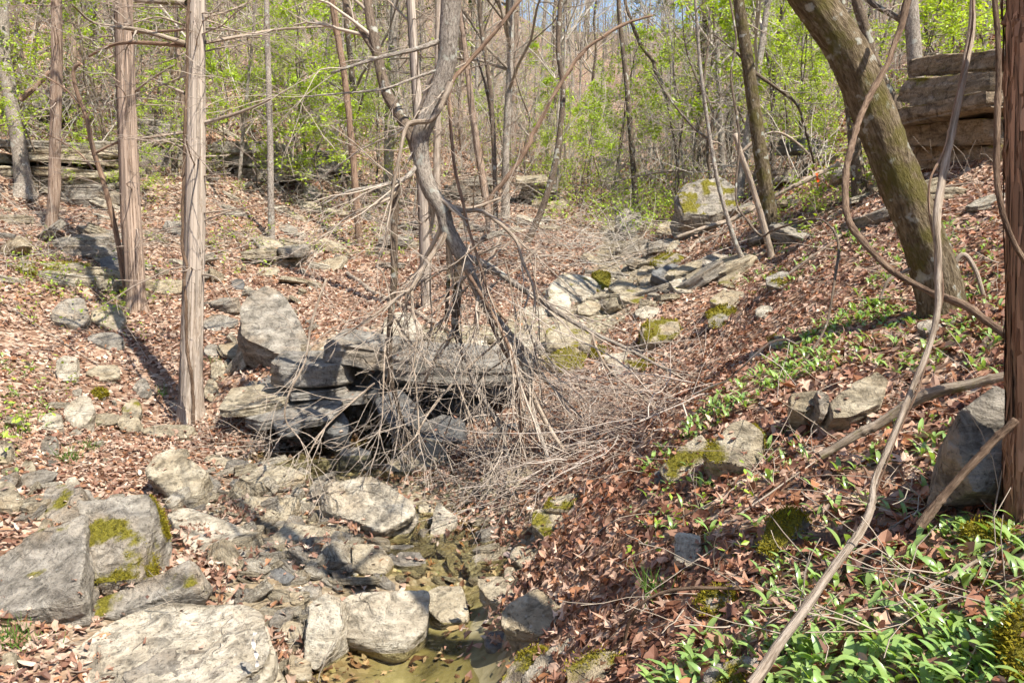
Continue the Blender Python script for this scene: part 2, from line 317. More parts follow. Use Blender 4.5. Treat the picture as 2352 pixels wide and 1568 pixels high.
# bare rubble on the left of the near stream
rub = np.exp(-(((XX+1.7)/1.5)**4+((YY-6.2)/2.1)**4)); litter = np.minimum(litter, 1-.85*rub)
LIT = litter
gm.add(np.stack([XX, YY, ZZ], -1).reshape(-1, 3), np.stack([idx, idx+ny, idx+ny+1, idx+1], 1), None, None, np.stack([litter, (1-sstep(.7, 1.15, SD+.2*fb2(XX, YY, 2.0, 23)))*sstep(5.9, 5.3, YY), np.zeros_like(litter)], -1).reshape(-1, 3))
def m_ground():
    m, N, Lk, out = mat('forest_floor'); tc = N('TexCoord').outputs['Object']; sp = N('SeparateColor'); Lk(N('Attribute', attribute_name='Col').outputs[0], sp.inputs[0])
    vo = N('TexVoronoi'); vo.inputs['Scale'].default_value = 15; vo.inputs['Randomness'].default_value = 1; w = N('VectorMath', operation='ADD'); nz = N('TexNoise'); nz.inputs['Scale'].default_value = 9; Lk(tc, nz.inputs['Vector'])
    ms = N('VectorMath', operation='SCALE'); ms.inputs[3].default_value = .12; Lk(nz.outputs[1], ms.inputs[0]); Lk(tc, w.inputs[0]); Lk(ms.outputs[0], w.inputs[1]); Lk(w.outputs[0], vo.inputs['Vector'])
    s = N('SeparateColor'); Lk(vo.outputs[1], s.inputs[0])
    r = ramp(N, [(0, (.085, .048, .031)), (.3, (.195, .115, .075)), (.6, (.31, .205, .14)), (.85, (.42, .315, .235)), (1, (.49, .405, .32))]); Lk(s.outputs[0], r.inputs[0]); lit = r.outputs[0]
    big = ramp(N, [(.3, (.75, .72, .7)), (.7, (1.12, 1.1, 1.08))]); Lk(noise(N, Lk, tc, .5, 4), big.inputs[0]); lit = mix(N, Lk, 1., lit, big.outputs[0], 'MULTIPLY')
    gn = ramp(N, [(.56, (0, 0, 0)), (.66, (1, 1, 1))]); Lk(noise(N, Lk, tc, 1.7, 6, .75), gn.inputs[0]); sy = N('SeparateXYZ'); Lk(tc, sy.inputs[0])
    far = mathn(N, Lk, 'MULTIPLY', mathn(N, Lk, 'MULTIPLY', gn.outputs[0], .3), mathn(N, Lk, 'MULTIPLY', mathn(N, Lk, 'SUBTRACT', sy.outputs[1], 14.), .06, True))
    lit = mix(N, Lk, far, lit, (.12, .2, .035))
    vg = N('TexVoronoi'); vg.inputs['Scale'].default_value = 22; Lk(tc, vg.inputs['Vector']); g = N('SeparateColor'); Lk(vg.outputs[1], g.inputs[0])
    gr = ramp(N, [(0, (.13, .10, .07)), (.4, (.25, .20, .14)), (.8, (.38, .32, .24)), (1, (.5, .45, .37))]); Lk(g.outputs[0], gr.inputs[0]); gc = mix(N, Lk, mathn(N, Lk, 'MULTIPLY', noise(N, Lk, tc, 1.3, 4), .8), gr.outputs[0], (.17, .14, .075))
    bs = ramp(N, [(.32, (.07, .058, .026)), (.48, (.19, .16, .08)), (.58, (.25, .215, .12)), (.72, (.42, .37, .25))]); Lk(noise(N, Lk, tc, 2.2, 7, .65, .8), bs.inputs[0]); gc = mix(N, Lk, sp.outputs[1], gc, bs.outputs[0]); c = mix(N, Lk, sp.outputs[0], gc, lit); p = N('BsdfPrincipled'); p.inputs['Roughness'].default_value = .95; p.inputs['Specular IOR Level'].default_value = .15; Lk(c, p.inputs['Base Color'])
    h = mathn(N, Lk, 'ADD', mathn(N, Lk, 'MULTIPLY', vo.outputs[0], 1.), mathn(N, Lk, 'MULTIPLY', s.outputs[1], .6)); h = mathn(N, Lk, 'MULTIPLY', h, mathn(N, Lk, 'SUBTRACT', 1., mathn(N, Lk, 'MULTIPLY', sp.outputs[1], .9))); Lk(bumpn(N, Lk, h, .9, .035), p.inputs['Normal']); Lk(p.outputs[0], out.inputs[0]); return m
M_GROUND = m_ground()
tag(obj('ground', gm.mesh('ground', M_GROUND)), kind='structure')
# ---------------------------------------------------------------- water
def m_water():
    m, N, Lk, out = mat('stream_water'); tc = N('TexCoord').outputs['Object']; n = noise(N, Lk, tc, 7, 3, .5, .8); n2 = noise(N, Lk, tc, 2.0, 2)
    b = bumpn(N, Lk, mathn(N, Lk, 'ADD', n, n2),   .8, .03); fr = N('Fresnel'); fr.inputs[0].default_value = 1.33; Lk(b, fr.inputs[1])
    g = N('BsdfGlossy'); g.inputs['Roughness'].default_value = .04; Lk(b, g.inputs['Normal']); t = N('BsdfTransparent'); t.inputs[0].default_value = (.86, .85, .68, 1)
    ms = N('MixShader'); Lk(fr.outputs[0], ms.inputs[0]); Lk(t.outputs[0], ms.inputs[1]); Lk(g.outputs[0], ms.inputs[2]); Lk(ms.outputs[0], out.inputs[0]); return m
M_WATER = m_water()
def water(name, x0, x1, y0, y1, z, n=40, fall=0.):
    mb = MB(); X, Y = np.meshgrid(np.linspace(x0, x1, n), np.linspace(y0, y1, n), indexing='ij'); Z = z+fall*(Y-y0); i = (np.arange(n-1)[:, None]*n+np.arange(n-1)[None, :]).ravel()
    q = np.stack([i, i+n, i+n+1, i+1], 1); V = np.stack([X, Y, Z+.004*fb2(X, Y, 3, 2)], -1).reshape(-1, 3)
    keep = ((V[:, 2]-H(V[:, 0], V[:, 1]) > -.06) & (sdist(V[:, 0], V[:, 1]) < 1.7))[q].any(1); mb.add(V, q[keep]); tag(obj(name, mb.mesh(name, M_WATER)), kind='structure')
water('water', -2.2, 1.0, -2, 5.75, -2.685)
water('water', -2.2, .9, 5.72, 7.3, -2.595, 40)
water('water', -4.2, .6, 7.9, 10.3, -2.515, 40)
# ---------------------------------------------------------------- stones
_CS = {}
def cube(n):
    if n in _CS: return _CS[n]
    g = np.linspace(-1, 1, n+1); g = np.sin(g*math.pi/2*.75)/math.sin(math.pi/2*.75); A, B = np.meshgrid(g, g, indexing='ij'); o = np.ones_like(A); V = []; Q = []; k = 0
    for ax in range(3):
        for s in (-1, 1):
            c = [None]*3; c[ax] = o*s; c[(ax+1) % 3] = A; c[(ax+2) % 3] = B; V.append(np.stack(c, -1).reshape(-1, 3))
            i = (np.arange(n)[:, None]*(n+1)+np.arange(n)[None, :]).ravel()+k; q = np.stack([i, i+n+1, i+n+2, i+1], 1); Q.append(q if s > 0 else q[:, ::-1]); k += (n+1)**2
    V = np.concatenate(V); Q = np.concatenate(Q); _, fi, inv = np.unique(np.round(V, 5), axis=0, return_index=True, return_inverse=True)
    _CS[n] = (V[fi], inv.ravel()[Q]); return _CS[n]
def hull2(p):
    p = sorted(map(tuple, p)); 
    def half(ps):
        h = []
        for q in ps:
            while len(h) > 1 and (h[-1][0]-h[-2][0])*(q[1]-h[-2][1])-(h[-1][1]-h[-2][1])*(q[0]-h[-2][0]) <= 0: h.pop()
            h.append(q)
        return h[:-1]
    return np.array(half(p)+half(p[::-1]))
def rock_core(mb, c, e1, e2, e3, pl, thick, seed, n=16, amp=.03, sharp=60, moss=0., splay=.22, chis=8, strata=.5):
    """a stone: convex outline pl (in e1,e2 round c) cut to the thickness, its corners knocked off, its faces weathered"""
    r = np.random.default_rng(seed); pl = hull2(pl); ce = pl.mean(0); pl = pl-ce; c = c+e1*ce[0]+e2*ce[1]; E = np.stack([e1, e2, e3])
    nn = [[0, 0, 1], [0, 0, -1]]; dd = [thick/2, thick/2]
    for i in range(len(pl)):
        a, b = pl[i], pl[(i+1) % len(pl)]; d = b-a; l = np.hypot(*d)
        if l < 1e-4: continue
        o = np.array([d[1], -d[0]])/l; dist = o.dot(a); tl = r.uniform(-splay, splay*.6); v = np.array([o[0], o[1], -tl]); k = np.linalg.norm(v)
        nn.append(v/k); dd.append(max(.02, (dist-tl*thick/2*.0)/k))
    ex = np.abs(pl).max(0); hx = np.array([ex[0], ex[1], thick/2]); pts = np.array([[p[0], p[1], s*thick/2] for p in pl for s in (-1, 1)])
    for _ in range(chis):
        v = norm(r.normal(size=3)/hx*np.array([1, 1, 1.2])); s = (pts@v).max(); nn.append(v); dd.append(s*r.uniform(.76, .96))
    nn = np.array(nn); dd = np.maximum(np.array(dd), .012); V, Q = cube(n); D = V*hx
    q = np.maximum(D@nn.T/dd, 0); s = (q**sharp).sum(1)**(-1/sharp); X = D*s[:, None]
    q = q*s[:, None]; g = (q**(sharp-1))@(nn/dd[:, None]); g /= np.linalg.norm(g, axis=1, keepdims=True)
    sz = float(hx.max()); W_ = X/sz; k = fbm(W_*1.7+seed*3.1, seed, 5); k2 = fbm(W_*6+seed, seed+3, 3); rid = 1-np.abs(vn(W_*2.6+seed*7, seed+9))
    st = vn(np.stack([X[:, 2]/(thick*.16)+.4*k, W_[:, 0]*.8+seed, W_[:, 1]*.8], -1), seed+4)
    disp = amp*sz*(.75*k+.75*k2-.55*(rid > .93)*(rid-.93)*12)+strata*amp*sz*2.4*np.sign(st)*np.abs(st)**.6*(1-np.abs(g[:, 2]))
    pn = vn(np.stack([W_[:, 0]*1.5+seed, W_[:, 1]*1.5, W_[:, 2]*0+seed*.3], -1), seed+21)+.3*k2; plate = np.floor((pn*.5+.5)*4.2)/4.2-.5; disp = disp+plate*min(thick*.28, sz*.09)*np.clip((g[:, 2]-.6)*3, 0, 1); X = X+g*disp[:, None]; Wd = c+X@E; gw = g@E
    ms = np.zeros(len(X))
    if moss: ms = np.clip(sstep(-.25, .55, gw[:, 2])*(fbm(Wd*5.5+seed, seed+40, 4)*2.0+(moss-.5)*2.4+.35), 0, 1)
    mb.add(Wd, Q, None, None, np.stack([ms, ms*0, ms*0], -1)); return Wd, gw, ms
ROCK = {'grey': m_rock('stone_grey', (.13, .112, .09), (.265, .235, .19), (.42, .38, .315), warm=.4),
        'tan': m_rock('stone_tan', (.165, .13, .085), (.34, .285, .195), (.51, .445, .33), warm=.4),
        'pale': m_rock('stone_pale', (.21, .175, .125), (.43, .375, .285), (.60, .545, .44), warm=.25),
        'brown': m_rock('stone_brown', (.10, .075, .05), (.25, .19, .125), (.40, .32, .23), warm=.5),
        'shade_grey': m_rock('stone_shade_grey', (.11, .10, .085), (.215, .195, .165), (.34, .315, .27), warm=.35, rough=.75),  # grey stone with the tree shade over the fall put into its colour
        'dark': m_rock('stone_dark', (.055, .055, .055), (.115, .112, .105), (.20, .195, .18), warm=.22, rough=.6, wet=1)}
M_MOSS = m_leaf('moss_blades', None, .8, .25, .1)
def tufts(parent, W_, g, ms, seed, per=6, size=.012):
    r = np.random.default_rng(seed); k = np.where(ms > .5)[0]
    if len(k) < 6: return
    k = r.choice(k, min(9000, len(k)*per)); n = len(k); p = W_[k]+r.normal(size=(n, 3))*.012; d = g[k]+r.normal(size=(n, 3))*.55; d /= np.linalg.norm(d, axis=1, keepdims=True)
    sd = np.cross(d, r.normal(size=(n, 3))); sd /= np.linalg.norm(sd, axis=1, keepdims=True); L = size*r.uniform(.5, 1.3, (n, 1)); p = p-g[k]*.004
    V = np.stack([p-sd*L*.28, p+sd*L*.28, p+d*L], 1).reshape(-1, 3); mb = MB(); b = r.uniform(.5, 1.5, (n, 1)); c = np.repeat(np.array([.19, .17, .018])*b+np.array([.05, .02, .0])*r.random((n, 1)), 3, 0)
    mb.add(V, None, np.arange(3*n).reshape(-1, 3), None, c); part('moss', mb, M_MOSS, parent, False, 'stuff')
_seed = [100]; ROCKS = []
def frame(nr):
    e3 = norm(nr); e1 = np.array([1., 0, 0]); e1 = norm(e1-e3*e1.dot(e3)); return e1, np.cross(e3, e1), e3
def rockpx(label, poly, tilt=(0, -.3), thick=.2, m='tan', moss=0., n=16, y=None, amp=.03, lift=.22, name='rock', group=None, cat='rock', parent=None, tuft=True, chis=8, sharp=60):
    _seed[0] += 1; seed = _seed[0]; poly = np.array(poly, float); poly = poly.mean(0)+(poly-poly.mean(0))*1.06; nr = norm([tilt[0], tilt[1], 1]); e1, e2, e3 = frame(nr)
    ub, vb = poly[poly[:, 1].argmax()]; A = G(ub, vb, lift*thick) if y is None else P(ub, vb, y)
    pts = []
    for u, v in poly:
        d = ray(u, v); k = d.dot(nr); t0 = np.linalg.norm(A)/np.linalg.norm(d); t = A.dot(nr)/k if abs(k) > 1e-3 else 9e9
        if t < t0*.8 or t > t0*1.45: t = t0*1.12
        X = d*t; pts.append([(X-A).dot(e1), (X-A).dot(e2)])
    mb = MB(); c = A-e3*thick/2; Wd, gw, ms = rock_core(mb, c, e1, e2, e3, pts, thick, seed, n, amp, sharp, moss, chis=chis)
    base = np.array([*Wd.mean(0)[:2], Wd[:, 2].min()])
    if parent is None:
        o = obj(name, mb.mesh(name, ROCK[m], base, True, 24), None, base); tag(o, label, cat, group)
    else: o = part(name, mb, ROCK[m], parent, sharp=24)
    ROCKS.append((Wd.mean(0), np.abs(Wd-Wd.mean(0)).max(0), o, Wd[gw[:, 2] > .7] if (gw[:, 2] > .7).any() else Wd))
    if moss >= .4 and tuft: tufts(o if parent is None else parent, Wd, gw, ms, seed, size=.013 if base[1] < 8 else .03)
    return o
def rb(label, u0, v0, u1, v1, tilt=(0, -.3), thick=None, m='tan', moss=0., n=11, y=None, k=7, **kw):
    r = np.random.default_rng(_seed[0]*7+1); a = np.sort(r.uniform(0, 2*math.pi, k)+np.linspace(0, .001, k)); a = np.linspace(0, 2*math.pi, k, endpoint=False)+r.uniform(-.3, .3, k)
    cx, cy, hx, hy = (u0+u1)/2, (v0+v1)/2, (u1-u0)/2, (v1-v0)/2; q = np.stack([np.cos(a), np.sin(a)], 1); q /= np.maximum(np.abs(q).max(1, keepdims=True)**.65, .3); q /= np.abs(q).max(0)
    if thick is None: g = G(cx, v1) if y is None else P(cx, v1, y); thick = max(.06, .45*min(u1-u0, 1.6*(v1-v0))/F*g[1])
    return rockpx(label, [(cx+hx*p[0], cy+hy*p[1]) for p in q], tilt, thick, m, moss, n, y, **kw)
# -- near stream, left
rockpx('broad flat pale slab at the bottom left corner, half buried in leaves', [(85,1575),(200,1470),(310,1410),(380,1388),(560,1398),(600,1420),(615,1480),(600,1520),(500,1580),(300,1590)], (-.06,-.22), .3, 'pale', 0, 46, amp=.03, chis=4)
rockpx('low grey hump of rock on the front edge of the broad slab', [(280,1530),(330,1495),(470,1480),(560,1500),(590,1530),(520,1580),(300,1590)], (-.05,-.3), .22, 'grey', 0, 20)
rockpx('big grey slab leaning at the left edge beside the mossy block', [(-40,1298),(63,1234),(140,1183),(189,1176),(180,1260),(172,1372),(45,1408),(-40,1395)], (-.2,-.45), .3, 'grey', .1, 40, amp=.03, chis=4)
rockpx('grey block with thick yellow green moss on its face', [(184,1152),(345,1138),(352,1190),(318,1318),(222,1338),(190,1230)], (.05,-.75), .40, 'grey', .52, 40, amp=.035, lift=.3, chis=3)
rockpx('grey rock with an orange hollow behind the mossy block', [(320,1215),(345,1185),(372,1190),(387,1220),(380,1257),(315,1287)], (.3,-.6), .3, 'grey', .1, 16)
rockpx('long grey block with a mossy end just above the broad slab', [(206,1405),(231,1369),(357,1313),(430,1281),(455,1327),(451,1348),(371,1372),(280,1412)], (-.15,-.75), .26, 'grey', .36, 26, amp=.025)
rockpx('pale tilted slab right of the mossy block', [(388,1169),(465,1166),(525,1190),(591,1213),(588,1232),(465,1271),(437,1260),(420,1230),(392,1187)], (.1,-.3), .2, 'pale', 0, 24, amp=.02)
rockpx('pale angular boulder standing below the foot of the big cedar', [(343,1075),(371,1022),(402,1024),(476,1078),(451,1148),(434,1145),(395,1131),(343,1092)], (.1,-.6), .3, 'tan', 0, 22)
rockpx('dark split block at the left above the big grey slab', [(92,1173),(105,1120),(140,1106),(180,1112),(190,1150),(168,1176),(133,1192)], (-.2,-.5), .3, 'grey', .3, 18)
rockpx('grey wedge leaning on the dark split block', [(185,1165),(182,1115),(205,1118),(222,1145),(190,1172)], (.3,-.4), .2, 'grey', 0, 12)
rockpx('rounded rock cut off by the left edge', [(-30,1105),(10,1095),(33,1118),(46,1150),(21,1170),(-30,1165)], (0,-.5), .3, 'tan', .2, 14)
rockpx('rectangular pale block in the rubble above the slabs', [(539,1157),(567,1131),(682,1137),(681,1159),(658,1187),(616,1190),(546,1171)], (-.05,-.55), .25, 'tan', 0, 20, amp=.025)
rockpx('large pale boulder in the middle of the stream bed', [(731,1125),(755,1103),(850,1085),(870,1098),(938,1138),(946,1165),(920,1195),(880,1216),(830,1207),(760,1182),(735,1152)], (0,-.75), .42, 'pale', 0, 42, amp=.04, lift=.3, chis=5)
rockpx('low knobbly pale rock in front of the large boulder', [(630,1225),(666,1197),(721,1213),(785,1222),(785,1246),(717,1262),(637,1243)], (0,-.35), .18, 'tan', 0, 18, amp=.05)
rockpx('smooth dark slab among the rubble left of the stream', [(504,1299),(532,1281),(602,1278),(640,1304),(672,1323),(654,1336),(525,1322)], (0,-.35), .16, 'dark', 0, 18, amp=.015)
rockpx('thin grey slab lying on the smooth dark slab', [(530,1272),(560,1256),(605,1260),(640,1276),(600,1285)], (.05,-.3), .08, 'grey', 0, 14)
rockpx('narrow plank shaped tan stone beside the upright pale stone', [(543,1375),(560,1364),(690,1356),(693,1378),(572,1402)], (0,-.3), .13, 'tan', 0, 16, amp=.015)
rb('knobbly tan stone behind the plank shaped stone', 560,1326,652,1362, (0,-.4), .16, 'tan', 0, 12, amp=.06)
rb('flat pale stone under the plank shaped stone', 600,1392,668,1412, (0,-.2), .07, 'pale', 0, 10)
rb('pale flake of stone above the white debris strip', 592,1412,650,1438, (0,-.2), .08, 'pale', 0, 10)
rockpx('upright pale stone wedged beside the square white block', [(700,1390),(740,1360),(775,1370),(783,1440),(760,1500),(728,1530),(690,1512),(687,1470),(703,1430)], (-.15,-.9), .26, 'pale', 0, 24, amp=.04, lift=.3)
rb('tan cube of stone left of the upright pale stone', 640,1425,698,1490, (0,-.6), .2, 'tan', 0, 12)
rb('grey square stone touching the top of the upright stone', 692,1338,738,1372, (0,-.4), .14, 'grey', 0, 10)
rockpx('large white block standing at the edge of the near pool', [(776,1390),(800,1368),(900,1352),(968,1350),(977,1380),(972,1430),(928,1478),(905,1485),(860,1472),(780,1452)], (.08,-.65), .40, 'pale', 0, 40, amp=.03, lift=.4, chis=4)
rockpx('small grey block in the stream right of the white block', [(982,1355),(1008,1343),(1066,1345),(1080,1395),(1078,1424),(1010,1427),(985,1402)], (0,-.55), .28, 'tan', 0, 20, amp=.015, lift=.3)
rb('tan broken rock at the bottom below the white debris strip', 655,1500,722,1568, (.3,-.6), .25, 'tan', 0, 12)
rb('jagged tan rock at the bottom edge left of the pool', 560,1518,650,1580, (-.1,-.5), .25, 'tan', 0, 12)
rb('tan crumbling rock beside the blue grey stone', 806,1248,898,1312, (0,-.5), .22, 'tan', 0, 14, amp=.06)
rb('blue grey stone in the shallow water', 902,1268,978,1316, (0,-.5), .18, 'grey', 0, 14)
rockpx('bent pale stone right of the large boulder', [(984,1243),(994,1187),(1008,1155),(1053,1190),(1043,1215),(1001,1253)], (.1,-.6), .18, 'pale', 0, 16)
rb('flat tan stone behind the bent pale stone', 962,1150,1018,1180, (0,-.4), .14, 'tan', 0, 12)
rb('tan wedge left of the bent pale stone', 928,1185,985,1222, (.2,-.4), .12, 'tan', 0, 10)
rockpx('pale wedge shaped stone on the right edge of the stream', [(1078,1267),(1134,1250),(1172,1260),(1169,1281),(1109,1295)], (-.1,-.35), .16, 'pale', 0, 16)
rb('brown rock touching the pale wedge on the bank', 1172,1252,1226,1295, (-.2,-.4), .18, 'tan', .1, 12)
rockpx('flat grey slab at the water edge under the right bank', [(1104,1323),(1155,1316),(1176,1344),(1188,1362),(1158,1388),(1120,1371),(1100,1346)], (-.1,-.25), .14, 'tan', 0, 16)
rb('small upright stone on the flat grey slab', 1155,1300,1185,1335, (0,-.5), .12, 'tan', 0, 9)
rockpx('brown bank block under leaves at the right of the pool', [(1158,1390),(1176,1369),(1239,1353),(1291,1395),(1276,1432),(1232,1448),(1193,1441),(1160,1434)], (-.2,-.4), .3, 'tan', 0, 18, amp=.04, lift=.3)
rockpx('long pale slab sloping down the right bank at the bottom', [(1193,1540),(1274,1484),(1379,1428),(1426,1426),(1418,1474),(1344,1502),(1302,1523),(1256,1580),(1197,1585)], (-.45,-.35), .24, 'pale', .22, 24, amp=.03)
rockpx('mossy rock against the lower end of the long pale slab', [(1150,1545),(1180,1500),(1235,1478),(1262,1490),(1200,1540),(1185,1585),(1150,1585)], (-.35,-.4), .22, 'grey', .72, 20)
rockpx('mossy brown rock at the bottom of the right bank', [(1300,1530),(1345,1505),(1410,1480),(1430,1510),(1380,1560),(1310,1580)], (-.4,-.4), .25, 'tan', .4, 18)
rb('grey wet stone at the foot of the right bank', 1110,1440,1178,1490, (-.2,-.3), .16, 'dark', 0, 12)
# -- right bank
rb('pale egg shaped stone on the leafy right bank', 1543,1224,1606,1300, (-.3,-.6), .16, 'pale', .12, 14)
rockpx('stub of rock wrapped in dark moss on the leafy bank', [(1740,1262),(1760,1200),(1800,1168),(1848,1172),(1842,1205),(1800,1250),(1770,1275)], (-.5,-.5), .16, 'grey', .9, 22, amp=.05)
rockpx('moss cushion covered stone under the curved stick', [(1600,1378),(1640,1348),(1682,1352),(1668,1400),(1625,1422)], (-.4,-.4), .10, 'grey', .95, 18, amp=.05)
rockpx('left piece of the cracked overhanging ledge on the bank', [(1815,908),(1835,892),(1872,890),(1874,935),(1852,946),(1820,934)], (-.2,-.8), .2, 'tan', .1, 18, lift=.75)
rockpx('rounded middle stone of the cracked overhanging ledge', [(1872,905),(1890,893),(1906,905),(1910,940),(1895,958),(1878,948)], (-.1,-.9), .2, 'grey', .05, 16, lift=.7)
rockpx('long right piece of the cracked overhanging ledge', [(1905,912),(1930,893),(1975,880),(2015,856),(2036,870),(2022,922),(1960,950),(1908,953)], (-.2,-.8), .22, 'tan', .15, 24, lift=.75)
rb('brown stone in the dark gap under the cracked ledge', 1875,958,1962,986, (-.2,-.6), .12, 'tan', 0, 12)
rb('pale flat stone right of the dark gap', 1985,950,2045,985, (-.2,-.4), .1, 'pale', .2, 12)
rockpx('tall grey boulder behind the right edge cedar', [(2195,1000),(2215,940),(2300,883),(2345,900),(2345,1112),(2205,1112),(2183,1060)], (-.35,-1.3), .4, 'grey', .08, 26, amp=.03, lift=.3)
rockpx('mossy boulder at the crest of the right bank', [(1608,1032),(1658,980),(1718,958),(1746,983),(1738,1040),(1700,1062),(1632,1062)], (-.45,-.65), .3, 'tan', .5, 24, amp=.04, lift=.3)
rockpx('lower mossy rock leaning under the crest boulder', [(1512,1077),(1570,1020),(1622,990),(1652,1060),(1600,1096),(1530,1102)], (-.5,-.55), .26, 'tan', .42, 20, amp=.04)
rb('dark pointed stone beneath the mossy crest boulder', 1500,1078,1560,1112, (-.3,-.4), .15, 'dark', 0, 11)
rb('rough brown rock with moss where twigs reach the bank', 1222,1158,1312,1228, (-.2,-.5), .22, 'tan', .35, 16, amp=.06)
rockpx('flat mossy slab behind the rough brown rock', [(1250,1165),(1265,1140),(1330,1131),(1338,1152),(1300,1170)], (-.1,-.4), .14, 'tan', .45, 14)
rb('grey stone half sunk beside the leaning mossy tree', 2110,730,2178,768, (-.3,-.4), .14, 'grey', .2, 12)
rb('mossy stone among leeks right of the bottom stick', 2215,1195,2330,1250, (-.4,-.4), .16, 'grey', .7, 16)
rb('grey mossy stone at the bottom right corner', 2315,1400,2400,1560, (-.3,-.7), .2, 'grey', .6, 18)
rb('low mossy rock at the bottom under the long stick', 1620,1510,1760,1590, (-.4,-.5), .14, 'grey', .55, 16)
rb('flat stone showing through the leeks on the upper bank', 1765,765,1802,800, (-.3,-.4), .1, 'tan', .4, 10)
rb('pale thin flake of stone on the shaded bank', 1722,805,1760,830, (-.5,-.3), .05, 'pale', 0, 9)
rb('long pale flake lying above the thin flake', 1735,700,1775,730, (-.5,-.3), .05, 'pale', 0, 9)
# -- ledge of the little fall: bedded shelves with open undercuts; their dark greys carry tree shade in the colour
def shelf(label, u0, u1, v0, v1, y, depth=.9, m='dark', yaw=0., roll=0., pitch=-.06, moss=0., n=22, amp=.02):
    _seed[0] += 1; sd = _seed[0]; q = np.random.default_rng(sd); p0, p1 = P(u0, (v0+v1)/2, y), P(u1, (v0+v1)/2, y); w = p1[0]-p0[0]; th = (v1-v0)/F*y
    e3 = norm([-roll, pitch, 1]); e1 = np.array([math.cos(yaw), math.sin(yaw), 0]); e1 = norm(e1-e3*e1.dot(e3)); e2 = np.cross(e3, e1); c = (p0+p1)/2+np.array([0, depth/2, 0])
    pl = [(-w/2, -depth/2+q.uniform(.05, .25)), (-w*.3, -depth/2-q.uniform(0, .12)), (0, -depth/2-q.uniform(0, .1)), (w*.3, -depth/2-q.uniform(0, .12)), (w/2, -depth/2+q.uniform(.05, .25)), (w/2, depth/2), (-w/2, depth/2)]
    mb = MB(); Wd, gw, ms = rock_core(mb, c, e1, e2, e3, pl, th, sd, n, amp, 60, moss, chis=6); base = np.array([*Wd.mean(0)[:2], Wd[:, 2].min()]); o = obj('rock', mb.mesh('rock', ROCK[m], base, True, 24), None, base); tag(o, label, 'rock'); ROCKS.append((Wd.mean(0), np.abs(Wd-Wd.mean(0)).max(0), o, Wd[gw[:, 2] > .7])); return o
shelf('thick grey slab at the left end of the little fall', 608, 796, 832, 888, 9.25, .8, 'shade_grey', .05, .03, -.08, 0, 28)
shelf('jutting grey cap slab in the middle of the little fall', 746, 900, 788, 836, 9.3, 1.0, 'shade_grey', -.1, -.16, -.08, 0, 26)
shelf('long overhanging slab forming the lip of the little fall', 872, 1222, 826, 876, 9.2, 1.3, 'shade_grey', .03, -.05, -.03, 0, 36)
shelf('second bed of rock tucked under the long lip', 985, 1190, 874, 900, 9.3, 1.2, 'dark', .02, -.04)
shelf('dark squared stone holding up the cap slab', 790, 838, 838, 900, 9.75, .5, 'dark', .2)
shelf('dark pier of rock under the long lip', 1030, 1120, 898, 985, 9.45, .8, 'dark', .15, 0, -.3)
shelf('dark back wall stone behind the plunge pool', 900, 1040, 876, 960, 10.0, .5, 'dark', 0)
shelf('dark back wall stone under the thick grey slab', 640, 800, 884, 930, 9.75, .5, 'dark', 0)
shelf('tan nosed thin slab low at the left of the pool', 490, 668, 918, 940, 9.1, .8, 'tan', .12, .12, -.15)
shelf('dark stepped slab under the thick grey slab', 548, 772, 926, 958, 9.0, .9, 'shade_grey', .1, .13, -.2)
shelf('dark tongue of slab pointing at the pool', 652, 772, 944, 964, 8.75, .7, 'shade_grey', .1, .12, -.2)
shelf('thin dark bed between the thick slab and the stepped slab', 640, 790, 892, 912, 9.25, .8, 'shade_grey', .05, .05)
shelf('short dark bed right of the thin bed', 742, 838, 905, 930, 9.2, .7, 'shade_grey', -.1, .02)
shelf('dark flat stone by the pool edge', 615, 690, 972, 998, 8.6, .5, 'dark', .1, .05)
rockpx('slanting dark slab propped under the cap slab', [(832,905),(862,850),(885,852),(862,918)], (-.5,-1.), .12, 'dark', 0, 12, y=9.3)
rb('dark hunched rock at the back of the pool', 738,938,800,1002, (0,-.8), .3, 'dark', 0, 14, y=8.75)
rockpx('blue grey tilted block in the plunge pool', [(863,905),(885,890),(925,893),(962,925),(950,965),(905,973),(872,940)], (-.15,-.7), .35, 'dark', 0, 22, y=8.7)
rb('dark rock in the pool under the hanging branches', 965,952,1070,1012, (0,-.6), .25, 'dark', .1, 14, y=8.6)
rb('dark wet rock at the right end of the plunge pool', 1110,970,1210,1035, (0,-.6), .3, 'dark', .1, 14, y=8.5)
rb('small grey wedge left of the thick slab', 563,872,612,908, (.2,-.6), .16, 'grey', 0, 11)
rb('thin grey flake behind the small wedge', 592,862,645,900, (.4,-.5), .1, 'dark', 0, 10)
rockpx('big angular boulder above the little fall', [(548,725),(560,700),(575,675),(602,654),(645,668),(680,715),(716,788),(700,810),(662,816),(620,792),(568,772),(548,748)], (.18,-.6), .55, 'grey', 0, 40, amp=.03, lift=.35, chis=4)
rb('pale pointed boulder behind the thin sapling stems', 878,712,968,805, (.1,-.7), .35, 'pale', 0, 15)
rockpx('cracked tan rock in the flood debris', [(880,1072),(924,1042),(973,1000),(1015,1020),(1032,1060),(960,1088)], (.05,-.55), .3, 'tan', .08, 20, amp=.05)
rb('dark lump of rock beside the flood debris', 775,1022,850,1075, (0,-.6), .3, 'dark', 0, 13)
rb('pale slab behind the curved driftwood', 640,1052,700,1085, (0,-.35), .12, 'pale', 0, 11)
rockpx('tan wedge slab below the curved driftwood', [(548,1095),(605,1062),(650,1070),(700,1078),(690,1098),(600,1115)], (.1,-.4), .16, 'tan', 0, 16)
rockpx('long pale log shaped stone left of the pool', [(470,1048),(500,1040),(560,1060),(600,1078),(585,1092),(510,1075)], (.1,-.3), .13, 'tan', 0, 14)
